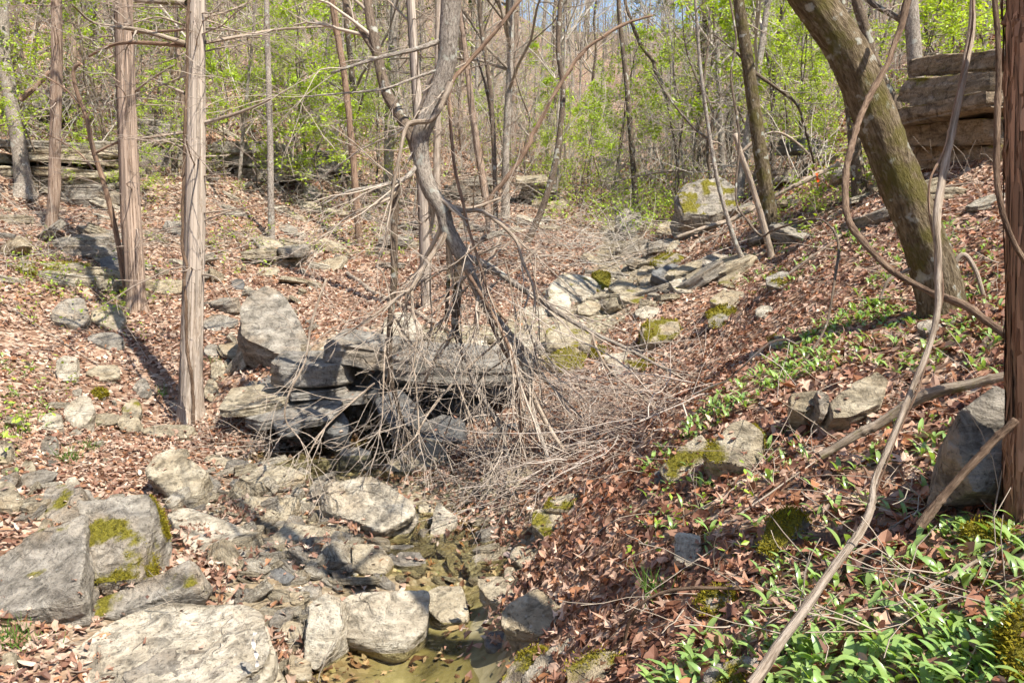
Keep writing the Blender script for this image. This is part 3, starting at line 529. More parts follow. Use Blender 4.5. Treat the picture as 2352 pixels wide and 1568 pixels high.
rb('leaning tan rock among the twigs right of the boulder', 1100,1085,1150,1150, (-.2,-.7), .15, 'tan', .25, 12)
rb('brown rock pinned under the twigs at right', 1160,1078,1232,1130, (0,-.6), .2, 'tan', .15, 12)
rb('narrow tan stone propped in the shallow water', 1112,1125,1142,1190, (-.3,-.8), .1, 'tan', 0, 10)
# -- up the stream
for lab, b, mt, ms, tl in [
 ('long white slab with mossy top up the stream', (1262,628,1372,690), 'pale', .2, (.3,-.45)), ('mossy topped block across the upper stream', (1424,655,1552,694), 'tan', .38, (0,-.3)),
 ('mossy hump of rock highest in the stream bed', (1498,578,1578,615), 'grey', .7, (0,-.4)), ('olive grey block under the mossy hump', (1500,605,1580,648), 'dark', .2, (.1,-.6)),
 ('round moss capped stone beside the white slab', (1362,622,1402,668), 'tan', .72, (0,-.7)), ('brown tilted brick of rock in the upper stream', (1396,640,1462,678), 'tan', 0, (-.4,-.5)),
 ('leaning flat rock right of the tilted brick', (1462,610,1512,660), 'tan', 0, (-.5,-.4)), ('square pale block in the upper stream', (1458,700,1512,732), 'pale', 0, (0,-.5)),
 ('squat block with mossy sides right of the hanging branches', (1254,738,1356,802), 'tan', .3, (0,-.45)), ('stone buried in bright yellow moss', (1258,796,1350,850), 'tan', .85, (0,-.45)),
 ('mossy rock on the leaf bank by the upper stream', (1474,728,1562,782), 'tan', .5, (-.1,-.5)), ('pale flat slab behind the mossy topped block', (1538,632,1642,668), 'pale', .1, (0,-.25)),
 ('white flat slab at the right edge of the upper stream', (1390,808,1480,840), 'pale', .1, (-.1,-.3)), ('grey slab half hidden by the brush pile', (1400,835,1478,862), 'grey', 0, (-.1,-.3)),
 ('white upright stone by the hanging branches', (1262,672,1312,722), 'pale', 0, (.1,-.7)), ('grey brown block in the upper stream bed', (1326,690,1382,722), 'tan', 0, (.1,-.5)),
 ('small mossy stone beside the white flat slab', (1362,790,1402,820), 'tan', .6, (0,-.5)), ('mossy edge stone next to the brush pile', (1448,820,1500,850), 'tan', .55, (-.2,-.4)),
 ('grey block at the foot of the right hill', (1615,580,1672,622), 'grey', .1, (0,-.6)), ('jutting grey ledge stone on the right side', (1634,665,1732,702), 'tan', .1, (-.1,-.35)),
 ('flat plank of rock over the jutting ledge stone', (1652,630,1748,660), 'tan', .35, (-.15,-.2)), ('mossy rock below the jutting ledge stone', (1625,700,1692,748), 'grey', .75, (-.3,-.6)),
 ('mossy topped flat rock on the right hillside', (1760,625,1828,660), 'grey', .6, (-.3,-.3)), ('grey pointed rock standing by the fallen log', (1416,478,1472,545), 'grey', .05, (.1,-1.)),
 ('pale flat stone in the leaf covered bed', (1190,700,1262,722), 'pale', 0, (0,-.2)), ('white broken slab above the overhanging lip', (1040,775,1120,800), 'pale', 0, (0,-.2)),
 ('pale slab behind the overhanging lip', (1130,765,1230,800), 'pale', 0, (0,-.25)), ('tan flat stone left of the white broken slab', (965,778,1032,806), 'tan', 0, (0,-.25))]:
    rb(lab, *b, tl, None, mt, ms, 13)
rockpx('big mossy boulder up the ravine by the fallen log', [(1555,450),(1580,412),(1640,402),(1680,430),(1685,475),(1640,490),(1570,488)], (0,-.8), .9, 'grey', .5, 24, amp=.06, lift=.5)
# -- left hillside
for lab, b, mt, ms, tl in [
 ('long shaded slab on the left slope under small twigs', (118,683,208,748), 'grey', .05, (.35,-.5)), ('pale slab with a dark end on the left slope', (203,758,284,798), 'grey', 0, (.2,-.5)),
 ('sunlit slab between the cedar and the shaded slab', (212,698,290,752), 'tan', .05, (.3,-.4)), ('pale upright stone poking from the left leaves', (128,815,176,872), 'pale', 0, (0,-.8)),
 ('long flat stone right of the pale upright stone', (200,835,275,870), 'tan', 0, (.2,-.4)), ('white angular block low on the left slope', (148,908,216,984), 'pale', 0, (.1,-.6)),
 ('pale flake of stone left of the white angular block', (86,944,142,984), 'pale', 0, (.1,-.4)), ('pale mossy knob of rock left of the big cedar', (278,912,322,960), 'tan', .3, (0,-.6)),
 ('grey boulder under the mossy knob', (270,945,322,990), 'tan', 0, (0,-.6)), ('flat tan slab at the foot of the big cedar', (330,970,450,1002), 'tan', .05, (0,-.35)),
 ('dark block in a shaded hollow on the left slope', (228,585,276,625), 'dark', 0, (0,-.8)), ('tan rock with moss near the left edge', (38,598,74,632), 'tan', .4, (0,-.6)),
 ('mossy ledge rock between two left hand trees', (92,600,208,634), 'tan', .6, (.1,-.5)), ('grey stone left of the big cedar trunk', (306,868,344,912), 'grey', 0, (0,-.6)),
 ('mossy cushion stone in the left leaves', (212,892,242,914), 'grey', .9, (0,-.6)), ('pale stone heap right of the big cedar', (482,828,520,872), 'tan', 0, (0,-.6)),
 ('grey stone above the pale stone heap', (468,788,502,820), 'grey', 0, (0,-.6)), ('tan stone right of the big cedar foot', (470,870,500,920), 'tan', 0, (0,-.8)),
 ('small dark cube of stone above the angular boulder', (530,640,560,662), 'dark', 0, (0,-.6)), ('flat pale stone above the angular boulder', (590,610,640,632), 'tan', 0, (0,-.3)),
 ('small grey slab among the leaves by the rubble', (88,1190,120,1240), 'tan', .05, (0,-.6)), ('pale stone by the grass at the left edge', (50,1055,80,1085), 'tan', 0, (0,-.5)),
 ('brown rock at the left edge by the grass', (-20,1010,26,1062), 'tan', .2, (0,-.6)), ('pale pyramid of stone left of the rubble', (150,1095,182,1128), 'pale', 0, (0,-.5)),
 ('grey stone under the fresh seedlings at left', (95,1000,130,1045), 'grey', 0, (0,-.6)), ('small pale stone by the dark split block', (72,1145,100,1192), 'tan', 0, (0,-.6)),
 ('squarish stone at the left edge in the leaf litter', (0,1495,42,1540), 'tan', 0, (0,-.6))]:
    rb(lab, *b, tl, None, mt, ms, 13)
# -- bedded outcrops: a thing of several slabs each
def outcrop(label, rows, y, m='tan', depth=1.6, moss=.08, seed=1, yaw=0., name='rock_outcrop', over=.0, brk=7.):
    r = np.random.default_rng(seed); u0 = min(a for a, *_ in rows); u1 = max(b for _, b, *_ in rows); vb = max(t[3] for t in rows); y = G((u0+u1)/2, vb)[1] if y is None or y > 0 else -y; base = P((u0+u1)/2, vb, y)
    root = empty(name, base, label, 'rock outcrop')
    for k, (a, b, t, bo) in enumerate(rows):
        p, q = P(a, bo, y), P(b, bo, y); th = (bo-t)/F*y; w = q[0]-p[0]; j = max(1, int(round(w/(th*brk)))); cut = np.sort(np.concatenate([[0, 1], r.uniform(.2, .8, j-1)]))
        for c0, c1 in zip(cut[:-1], cut[1:]):
            wx = w*(c1-c0); e3 = norm([r.uniform(-.07, .07), r.uniform(-.16, .02), 1]); e1 = np.array([math.cos(yaw+r.uniform(-.08, .08)), math.sin(yaw), 0]); e1 = norm(e1-e3*e1.dot(e3)); e2 = np.cross(e3, e1); dp = depth*r.uniform(.8, 1.2)
            cx = p[0]+w*(c0+c1)/2; c = np.array([cx, y+dp/2-r.uniform(0, .22)-over*k+math.tan(yaw)*(cx-base[0]), (p[2]+q[2])/2+th/2])
            pl = [(-wx/2, -dp/2+r.uniform(-.1, .15)), (-wx/4, -dp/2-r.uniform(0, .15)), (wx/4, -dp/2-r.uniform(0, .15)), (wx/2, -dp/2+r.uniform(-.1, .15)), (wx/2, dp/2), (-wx/2, dp/2)]
            mb = MB(); _seed[0] += 1; rock_core(mb, c, e1, e2, e3, pl, th*1.03, _seed[0], 18, .028, 50, moss, chis=9, strata=.22); part('slab', mb, ROCK[m if r.random() < .75 or m == 'brown' else 'grey'], root, sharp=24)
    return root
outcrop('bedded tan cliff band behind the grey left tree', [(-60,230,395,430),(-60,250,375,396),(-60,240,352,376),(60,245,335,353),(-60,110,318,336)], 19.5, 'tan', 2.0, .05, 3)
outcrop('grey cliff block behind the shaggy cedar', [(175,275,330,425)], 19.6, 'grey', 1.8, .02, 5)
outcrop('upper rock step on the far left slope', [(-40,70,250,280),(50,115,212,245),(-30,60,225,250)], 24.5, 'grey', 1.6, .05, 7)
outcrop('low ledge between the two left cedars', [(140,285,430,470),(150,260,415,432)], 18.5, 'grey', 1.2, .1, 9)
outcrop('broken grey ledge right of the shaggy cedar', [(310,420,330,385),(330,415,295,330),(315,405,270,296)], 22, 'grey', 1.8, .05, 11)
outcrop('long grey ledge right of the big cedar', [(475,690,350,385),(480,640,325,352),(540,700,385,415)], 22, 'grey', 1.8, .08, 13)
outcrop('tan ledge with mossy foot in the middle slope', [(690,800,365,395),(700,780,345,366),(685,760,390,412)], 24, 'tan', 1.8, .25, 15)
outcrop('small stack of flat stones above the angular boulder', [(556,690,588,608),(560,640,574,590),(640,700,566,588)], 17.2, 'tan', .8, .05, 17)
outcrop('overhanging tan ledge behind the leaning slim tree', [(1190,1285,438,458),(1200,1280,420,438),(1185,1260,404,420),(1220,1300,455,475)], 28, 'tan', 2.0, .1, 19, over=.15)
outcrop('flat bedded ledge left of the overhanging tan ledge', [(1020,1130,425,446),(1040,1150,408,425),(1070,1180,452,470)], 27, 'grey', 1.8, .15, 21)
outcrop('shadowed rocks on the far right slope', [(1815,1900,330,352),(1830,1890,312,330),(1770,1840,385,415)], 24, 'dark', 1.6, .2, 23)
outcrop('big layered outcrop at the top right behind the vine', [(2236,2345,318,380),(2205,2345,262,322),(2160,2330,222,264),(2215,2345,158,224),(2265,2345,96,140)], 8.6, 'brown', 1.5, .42, 26, .25, over=.03, brk=3.2)
outcrop('dark low ledge at the foot of the shaggy cedar', [(150,250,560,585),(120,230,540,560)], 15.6, 'grey', .9, .1, 27)
outcrop('ledge of small blocks behind the slim middle cedar', [(860,960,560,575),(870,940,545,560)], 19.5, 'tan', .9, .1, 29)
# -- rubble: single small stones, then gravel
SP_ = []
for k in range(8):
    mb = MB(); r = np.random.default_rng(900+k); a = np.linspace(0, 2*math.pi, 6, endpoint=False)+r.uniform(-.35, .35, 6); w = r.uniform(.55, 1)
    rock_core(mb, np.zeros(3), *np.eye(3), np.stack([np.cos(a), np.sin(a)*w], 1)*.5, r.uniform(.25, .55), 910+k, 8, .04, 40, 0, chis=6)
    SP_.append([mb.mesh('stone', ROCK[x], sharp=24) for x in ('tan', 'pale', 'grey')])
r = np.random.default_rng(55); cnt = 0; regions = [((360,1060),(760,1060),(800,1340),(640,1560),(560,1400),(420,1200)), ((700,1210),(1120,1210),(1130,1330),(760,1360)), ((960,720),(1480,640),(1500,560),(1560,600),(1540,700),(1300,860),(960,820)), ((440,640),(720,600),(760,860),(540,900)), ((0,900),(360,900),(340,1180),(0,1200))]
def inpoly(u, v, pl):
    c = False; j = len(pl)-1
    for i in range(len(pl)):
        if (pl[i][1] > v) != (pl[j][1] > v) and u < (pl[j][0]-pl[i][0])*(v-pl[i][1])/(pl[j][1]-pl[i][1])+pl[i][0]: c = not c
        j = i
    return c
LB = [('small loose stone in the rubble left of the near stream', 'loose stones in the near rubble', 150), ('small loose stone in the shallow water before the boulder', 'stones in the shallow water', 60), ('small loose stone in the upper stream bed', 'stones in the upper stream bed', 60), ('small loose stone on the slope round the angular boulder', 'stones round the angular boulder', 35), ('small loose stone in the leaves low on the left slope', 'stones low on the left slope', 30)]
ORD = 'first second third fourth fifth sixth seventh eighth ninth tenth eleventh twelfth thirteenth fourteenth fifteenth sixteenth seventeenth eighteenth nineteenth twentieth'.split()
ORD += ['twenty '+o for o in ORD[:9]]+['thirtieth']+['thirty '+o for o in ORD[:9]]
def order_labels(items):
    """items: (what, where, u, object); those that look alike in one place are told apart by their order from the left"""
    for key in sorted({(a, b) for a, b, *_ in items}):
        q = sorted([t for t in items if t[:2] == key], key=lambda t: t[2])
        for i, t in enumerate(q): t[3]['label'] = f'{key[0]} {key[1]}'+('' if len(q) == 1 else f', {ORD[min(i, 38)]} from the left')
ITEMS = []
for reg, (lab, grp, num) in zip(regions, LB):
    us, vs = sample_poly(reg, num, r); gs = Gm(us, vs)
    for g, u in zip(gs, us):
        s = r.choice([.07, .11, .16, .24], p=[.22, .33, .28, .17])*(1+g[1]*.03); mi = int(r.choice(3, p=[.5, .3, .2])); ld = ('tiny ' if s < .1 else 'small ' if s < .17 else 'loose ')+('tan', 'pale', 'grey')[mi]+' stone'
        o = obj('stone', SP_[r.integers(8)][mi], None, g+np.array([0, 0, s*.16])); o.scale = (s*r.uniform(.8, 1.6), s, s*r.uniform(.7, 1.3)); o.rotation_euler = (r.normal()*.3, r.normal()*.3, r.uniform(0, 6.28)); tag(o, lab, 'stone', grp); ITEMS.append((ld, lab.split('stone ')[1], u, o))
SLAB = []
for k in range(6):
    mb = MB(); q = np.random.default_rng(960+k); a = np.linspace(0, 2*math.pi, 7, endpoint=False)+q.uniform(-.35, .35, 7)
    rock_core(mb, np.zeros(3), *np.eye(3), np.stack([np.cos(a), np.sin(a)*q.uniform(.5, .9)], 1)*.5, q.uniform(.16, .34), 970+k, 14, .03, 60, .05 if k % 2 else 0, chis=8)
    SLAB.append([mb.mesh('slope_rock', ROCK[x], sharp=24) for x in ('tan', 'grey', 'pale')])
HILL = [(((350,1060),(760,1050),(800,1340),(690,1400),(560,1400),(420,1200)), 60, 'in the rubble left of the stream'), (((700,1200),(1120,1160),(1180,1330),(760,1360)), 34, 'in the stream'), (((0,430),(330,440),(480,560),(420,700),(0,660)), 34, 'on the left slope'), (((470,430),(900,430),(1000,640),(760,640),(560,560),(470,560)), 36, 'on the slope right of the pale cedar'), (((0,140),(900,190),(900,420),(0,420)), 40, 'high on the left hillside'), (((950,380),(1320,400),(1380,560),(1000,560)), 26, 'on the slope behind the broken tree'), (((1300,540),(1720,480),(1720,600),(1560,720),(1250,780)), 34, 'in the upper ravine'), (((1850,330),(2300,340),(2300,470),(1950,520),(1700,640)), 20, 'on the right slope'), (((500,640),(740,620),(560,860),(480,900)), 7, 'left of the angular boulder')]
for reg, num, wh in HILL:
    us, vs = sample_poly(reg, num, r); gs = Gm(us, vs)
    for g, u in zip(gs, us):
        s = r.uniform(.25, .75)*(1+g[1]*.012)*(.36 if g[1] < 8.5 else 1); mi = int(r.choice(3, p=[.4, .4, .2])); sq = r.uniform(.7, 1.2); nn = Hn(g[0:1], g[1:2])[0]
        o = obj('slope_rock', SLAB[r.integers(6)][mi], None, g+np.array([0, 0, s*(.11 if g[1] < 8.5 else .05)])); o.scale = (s*r.uniform(.9, 1.7), s, s*sq); o.rotation_euler = (-nn[1]*.7+r.normal()*.22, nn[0]*.7+r.normal()*.22, r.normal()*.5); ld = ('broad ' if s > .65 else 'thin ' if s*sq < .35 else 'tilted ' if abs(o.rotation_euler[0]) > .35 else 'low ')+('tan', 'grey', 'pale')[mi]+' slab'; tag(o, ld, 'rock', 'slabs of rock '+wh); ITEMS.append((ld, wh, u, o))
order_labels(ITEMS)
gv = MB(); ico, iq = cube(2); ico = ico/np.linalg.norm(ico, axis=1, keepdims=True)*1.5; NV = len(ico); n = 1700; X = r.uniform(-4, 2.2, n*4); Y = r.uniform(3, 18, n*4); k = (bil(LIT, X, Y) < r.random(n*4)*.7) & ~((sdist(X, Y) < 1.0) & (Y < 5.9))
X, Y = X[k][:n], Y[k][:n]; n = len(X); s = r.uniform(.008, .03, n)*(1+Y*.05); A = r.uniform(0, 6.28, n); ca, sa = np.cos(A), np.sin(A); v0 = (ico*.6)[None]*(1+r.normal(size=(n, NV, 3))*.16)*s[:, None, None]*np.array([1.3, 1, .6]); v1 = np.stack([v0[..., 0]*ca[:, None]-v0[..., 1]*sa[:, None]+X[:, None], v0[..., 0]*sa[:, None]+v0[..., 1]*ca[:, None]+Y[:, None], v0[..., 2]+(H(X, Y)+s*.15)[:, None]], -1)
col = np.array([.40, .34, .25])[None]*r.uniform(.45, 1.25, (n, 1))+r.normal(size=(n, 3))*.015
gv.add(v1.reshape(-1, 3), (iq[None]+NV*np.arange(n)[:, None, None]).reshape(-1, 4), None, None, np.repeat(np.clip(col, .03, .7), NV, 0))
M_GRAVEL = m_leaf('gravel_stone', None, .85, 0, .2); tag(obj('gravel', gv.mesh('gravel', M_GRAVEL, smooth=False)), 'tan gravel and chips filling the stream bed', 'gravel', None, 'stuff')
# ---------------------------------------------------------------- fallen leaves
M_LITTER = m_leaf('dry_leaf', None, .62, .18, .35, (1.1, .8, .5))
def leaf_templates():
    T = []
    o = np.array([(0, -.5), (.17, -.3), (.27, -.02), (.2, .25), (0, .55), (-.2, .25), (-.27, -.02), (-.17, -.3)]); T.append(o)          # oval
    a = []                                                                                                                                    # lobed
    for k, (ang, rr) in enumerate([(-90, .5), (-50, .2), (-25, .42), (5, .22), (35, .5), (62, .25), (90, .6), (118, .25), (145, .5), (175, .22), (205, .42), (230, .2)]): a.append((math.cos(math.radians(ang))*rr, math.sin(math.radians(ang))*rr))
    T.append(np.array(a)); T.append(np.array([(0, -.55), (.14, -.2), (.12, .2), (0, .55), (-.13, .2), (-.12, -.2)])); T.append(np.array([(0, -.4), (.3, 0), (0, .45), (-.28, .05)]))
    return T
LT = leaf_templates()
PAL = np.array([(.12, .062, .045), (.20, .105, .073), (.27, .155, .112), (.34, .21, .155), (.42, .29, .225), (.50, .375, .305), (.58, .475, .40), (.34, .18, .10), (.33, .25, .205)])
def litter_batch(mb, X, Y, size, kinds, r, lift=.012, tiltk=.45, Z=None, palp=None):
    n = len(X); kd = r.choice(len(LT), n, p=kinds); Zg = H(X, Y) if Z is None else Z; Nn = Hn(X, Y) if Z is None else np.tile([0, 0, 1.], (n, 1))
    for t, o in enumerate(LT):
        k = np.where(kd == t)[0]
        if not len(k): continue
        m = len(k); s = size[k]; v = np.vstack([[[0, 0]], o]); v = np.repeat(v[None], m, 0)*s[:, None, None]; v = v*(1+r.normal(size=v.shape)*.12)
        cx = r.normal(size=(m, 1))*.55+.45; cy = r.normal(size=(m, 1))*.45; z = (cx*v[..., 0]**2*2.2+cy*v[..., 1]**2)/s[:, None]; z = z+r.normal(size=z.shape)*.03*s[:, None]
        nn = Nn[k]+r.normal(size=(m, 3))*tiltk; nn /= np.linalg.norm(nn, axis=1, keepdims=True); a = np.cross(nn, r.normal(size=(m, 3))); a /= np.linalg.norm(a, axis=1, keepdims=True); b = np.cross(nn, a)
        pos = np.stack([X[k], Y[k], Zg[k]+lift*r.uniform(.2, 1.6, m)+s*.12], 1)
        W_ = pos[:, None]+v[..., :1]*a[:, None]+v[..., 1:]*b[:, None]+z[..., None]*nn[:, None]
        q = len(o); tri = np.stack([np.zeros(q, int), 1+np.arange(q), 1+(np.arange(q)+1) % q], 1); c = PAL[r.choice(len(PAL), m, p=palp)]*np.array([1.0, .95, .87])*r.uniform(.75, 1.25, (m, 1)); rb_ = sstep(-.3, .8, X[k])*sstep(11, 6, Y[k]); rb_ = (rb_*np.clip(.75+fb2(X[k], Y[k], 1.1, 88), 0, 1))[:, None]; c = c*(1-rb_*np.array([.22, .40, .48])[None])
        mb.add(W_.reshape(-1, 3), None, (tri[None]+(q+1)*np.arange(m)[:, None, None]).reshape(-1, 3), None, np.repeat(c, q+1, 0))
def view_keep(X, Y, m=260):
    u, v = proj(np.stack([X, Y, H(X, Y)], -1)); return (u > -m) & (u < 2352+m) & (v < 1568+300) & (Y > .6)
r = np.random.default_rng(12)
def scatter(x0, x1, y0, y1, dens):
    n = int((x1-x0)*(y1-y0)*dens); X = r.uniform(x0, x1, n); Y = r.uniform(y0, y1, n); L = bil(LIT, X, Y); dn = .55+.6*(fb2(X, Y, .9, 77)+.4); k = view_keep(X, Y) & (r.random(n) < np.clip(L*dn+.06, 0, 1)); return X[k], Y[k]
mb = MB(); X, Y = scatter(-6, 5, 1.0, 5.5, 1050); litter_batch(mb, X, Y, np.clip(r.lognormal(-2.9, .4, len(X)), .025, .12), [.48, .30, .18, .04], r, .02, .38)
X, Y = scatter(-8, 7, 5.5, 10, 560); litter_batch(mb, X, Y, r.uniform(.045, .095, len(X)), [.2, .06, .24, .5], r, .02, .38)
X, Y = scatter(-14, 10, 10, 17, 260); litter_batch(mb, X, Y, r.uniform(.06, .12, len(X)), [.0, .0, .3, .7], r, .02, .38)
X, Y = scatter(-20, 14, 17, 27, 110); litter_batch(mb, X, Y, r.uniform(.08, .17, len(X)), [0, 0, .2, .8], r, .03, .5)
X, Y = scatter(-30, 22, 27, 45, 30); litter_batch(mb, X, Y, r.uniform(.14, .26, len(X)), [0, 0, 0, 1], r, .03, .5)
# drifts caught between the stones
for u, v, n, sp in [(440,1235,260,.16),(470,1320,300,.18),(430,1370,260,.15),(600,1500,200,.12),(1080,1215,260,.2),(520,1010,500,.35),(640,1010,300,.3),(1050,1090,600,.4),(1000,1060,400,.3),(850,1030,400,.3),(720,1275,120,.12),(1180,1240,300,.25),(1250,1330,300,.25),(560,1190,120,.12),(820,1230,80,.1),(1150,900,300,.3),(1100,1010,500,.35),(1250,1050,500,.4)]:
    g = G(u, v); X = g[0]+r.normal(size=n)*sp; Y = g[1]+r.normal(size=n)*sp; litter_batch(mb, X, Y, r.uniform(.04, .09, n), [.35, .25, .2, .2], r, .07, .7)
# a few leaves on the tops of the stones
for c, ex, o, top in ROCKS:
    if c[1] < 11 and len(top) > 20:
        n = int(r.integers(0, 7)); q = top[r.integers(0, len(top), n)]
        if n: litter_batch(mb, q[:, 0], q[:, 1], r.uniform(.03, .07, n), [.4, .2, .2, .2], r, .004, .25, q[:, 2])
tag(obj('leaf_litter', mb.mesh('leaf_litter', M_LITTER, smooth=False)), 'brown fallen leaves covering the forest floor', 'leaf litter', None, 'stuff')
# ---------------------------------------------------------------- wood and leaves
BARK = {'cedar': m_bark('bark_cedar', (.085, .055, .038), (.26, .185, .135), (.46, .375, .305), 75, 3.0, 1., .03),
        'pale': m_bark('bark_pale_cedar', (.13, .095, .07), (.36, .295, .235), (.56, .49, .415), 75, 3.0, 1., .03),
        'grey': m_bark('bark_grey', (.07, .06, .048), (.26, .225, .19), (.47, .43, .375), 70, 22, 1., .03, 0, lichen=.08),
        'dark': m_bark('bark_dark', (.045, .034, .026), (.12, .092, .068), (.22, .175, .135), 60, 14, 1., .02, .15, lichen=.2),
        'mossy': m_bark('bark_mossy', (.06, .045, .03), (.12, .09, .052), (.25, .205, .14), 42, 9, 1., .06, .5, (.10, .085, .018), lichen=.05),
        'brown': m_bark('bark_brown', (.075, .045, .03), (.20, .13, .09), (.34, .25, .18), 70, 4, 1., .02),
        'red': m_bark('bark_red_cedar', (.07, .035, .02), (.22, .12, .075), (.38, .25, .17), 75, 3.0, 1., .03),
        'dead': m_bark('wood_weathered', (.11, .08, .055), (.29, .235, .18), (.46, .395, .325), 60, 5, 1., .02),
        'vine': m_bark('bark_vine', (.04, .026, .017), (.125, .083, .056), (.22, .16, .112), 55, 9, 1., .02),
        'log': m_bark('wood_mossy_log', (.09, .07, .05), (.22, .175, .13), (.36, .31, .25), 50, 5, .9, .02, .45)}
M_TWIG = m_leaf('twig_wood', None, .9, 0, .15); M_GREEN = m_leaf('spring_leaf', None, .45, .45, .4, (1.25, 1.15, .45))
def polys(p0, d0, L, m, wander, up, r):
    n = len(p0); X = np.empty((n, m+1, 3)); X[:, 0] = p0; d = d0.copy()
    for i in range(m):
        d = d+r.normal(size=(n, 3))*wander; d[:, 2] += up; d /= np.linalg.norm(d, axis=1, keepdims=True); X[:, i+1] = X[:, i]+d*(L/m)[:, None]
    return X
def batch(mb, X, R, ns=3, col=(.3, .25, .2), var=.25, r=RNG):
    """many thin tapering stems at once"""
    n, m, _ = X.shape; T = np.gradient(X, axis=1); T /= np.maximum(np.linalg.norm(T, axis=2, keepdims=True), 1e-9); ref = r.normal(size=(n, 1, 3)); N_ = np.cross(T, ref); N_ /= np.maximum(np.linalg.norm(N_, axis=2, keepdims=True), 1e-6); B = np.cross(T, N_)
    th = np.arange(ns)*2*math.pi/ns; V = X[:, :, None]+R[:, :, None, None]*(N_[:, :, None]*np.cos(th)[:, None]+B[:, :, None]*np.sin(th)[:, None]); V = V.reshape(-1, 3)
    a = np.arange(ns); q = np.stack([a, (a+1) % ns, (a+1) % ns+ns, a+ns], 1); q = (q[None]+ns*np.arange(m-1)[:, None, None]).reshape(-1, 4); q = (q[None]+ns*m*np.arange(n)[:, None, None]).reshape(-1, 4)
    c = np.asarray(col)[None]*r.uniform(1-var, 1+var, (n, 1)); mb.add(V, q, None, None, np.repeat(np.clip(c, 0, 1), m*ns, 0))
def children(X, R, c, r, lo=.25, spread=.9, lf=.5, rf=.6, Lp=None):
    n, m, _ = X.shape; k = np.repeat(np.arange(n), c); t = r.uniform(lo, .98, len(k))*(m-1); i = np.minimum(t.astype(int), m-2); f = (t-i)[:, None]
    p = X[k, i]*(1-f)+X[k, i+1]*f; tg = X[k, i+1]-X[k, i]; tg /= np.maximum(np.linalg.norm(tg, axis=1, keepdims=True), 1e-9); s = np.cross(tg, r.normal(size=tg.shape)); s /= np.maximum(np.linalg.norm(s, axis=1, keepdims=True), 1e-6)
    d = tg+s*spread*r.uniform(.6, 1.4, (len(k), 1)); d /= np.linalg.norm(d, axis=1, keepdims=True); Lk_ = np.linalg.norm(np.diff(X, axis=1), axis=2).sum(1)
    rr = (R[k, i]*(1-f[:, 0])+R[k, i+1]*f[:, 0])*rf; return p, d, Lk_[k]*lf*r.uniform(.5, 1.25, len(k))*(1.15-.5*t/(m-1)), rr
def grow(mb, p, d, L, rad, spec, r, col=(.3, .25, .2), minr=.0022):
    """spec: one (children, points, wander, up, spread, lenfac, sides) for each level; returns the last level's stems"""
    for lv, (c, m, wa, up, spr, lf, ns) in enumerate(spec):
        X = polys(p, d, L, m, wa, up, r); R = np.maximum(rad[:, None]*np.linspace(1, .35, m+1)[None], minr); batch(mb, X, R, ns, col, .22, r)
        if lv == len(spec)-1: return X, R
        p, d, L, rad = children(X, R, c, r, .2, spr, lf)
    return X, R
def leaves(mb, p, size, r, col=(.30, .45, .05), var=.35, flat=.5, six=False):
    n = len(p); nn = r.normal(size=(n, 3))*flat; nn[:, 2] += 1; nn /= np.linalg.norm(nn, axis=1, keepdims=True); a = np.cross(nn, r.normal(size=(n, 3))); a /= np.linalg.norm(a, axis=1, keepdims=True); b = np.cross(nn, a)
    s = (size*r.uniform(.6, 1.3, n))[:, None]; dr = nn*s*.25
    V = np.stack([p, p+a*s*.5+b*s*.26-dr*.2, p+a*s*1.0-dr, p+a*s*.5-b*s*.26-dr*.2], 1).reshape(-1, 3); i = np.arange(n)*4
    c = np.asarray(col)[None]*r.uniform(1-var, 1+var, (n, 1)); c = c+np.array([.06, .03, 0])[None]*r.random((n, 1)); mb.add(V, None, np.concatenate([np.stack([i, i+1, i+2], 1), np.stack([i, i+2, i+3], 1)]), None, np.repeat(c, 4, 0))
def along(X, k, r, lo=.3):
    n, m, _ = X.shape; j = np.repeat(np.arange(n), k); t = r.uniform(lo, 1, len(j))*(m-1); i = np.minimum(t.astype(int), m-2); f = (t-i)[:, None]; return X[j, i]*(1-f)+X[j, i+1]*f
TWC = [(.36, .315, .26), (.27, .225, .175), (.42, .375, .315)]
PROTO = {}
hidden = []
def proto(key, build, label, cat='tree'):
    PROTO.setdefault(key, []).append(build)
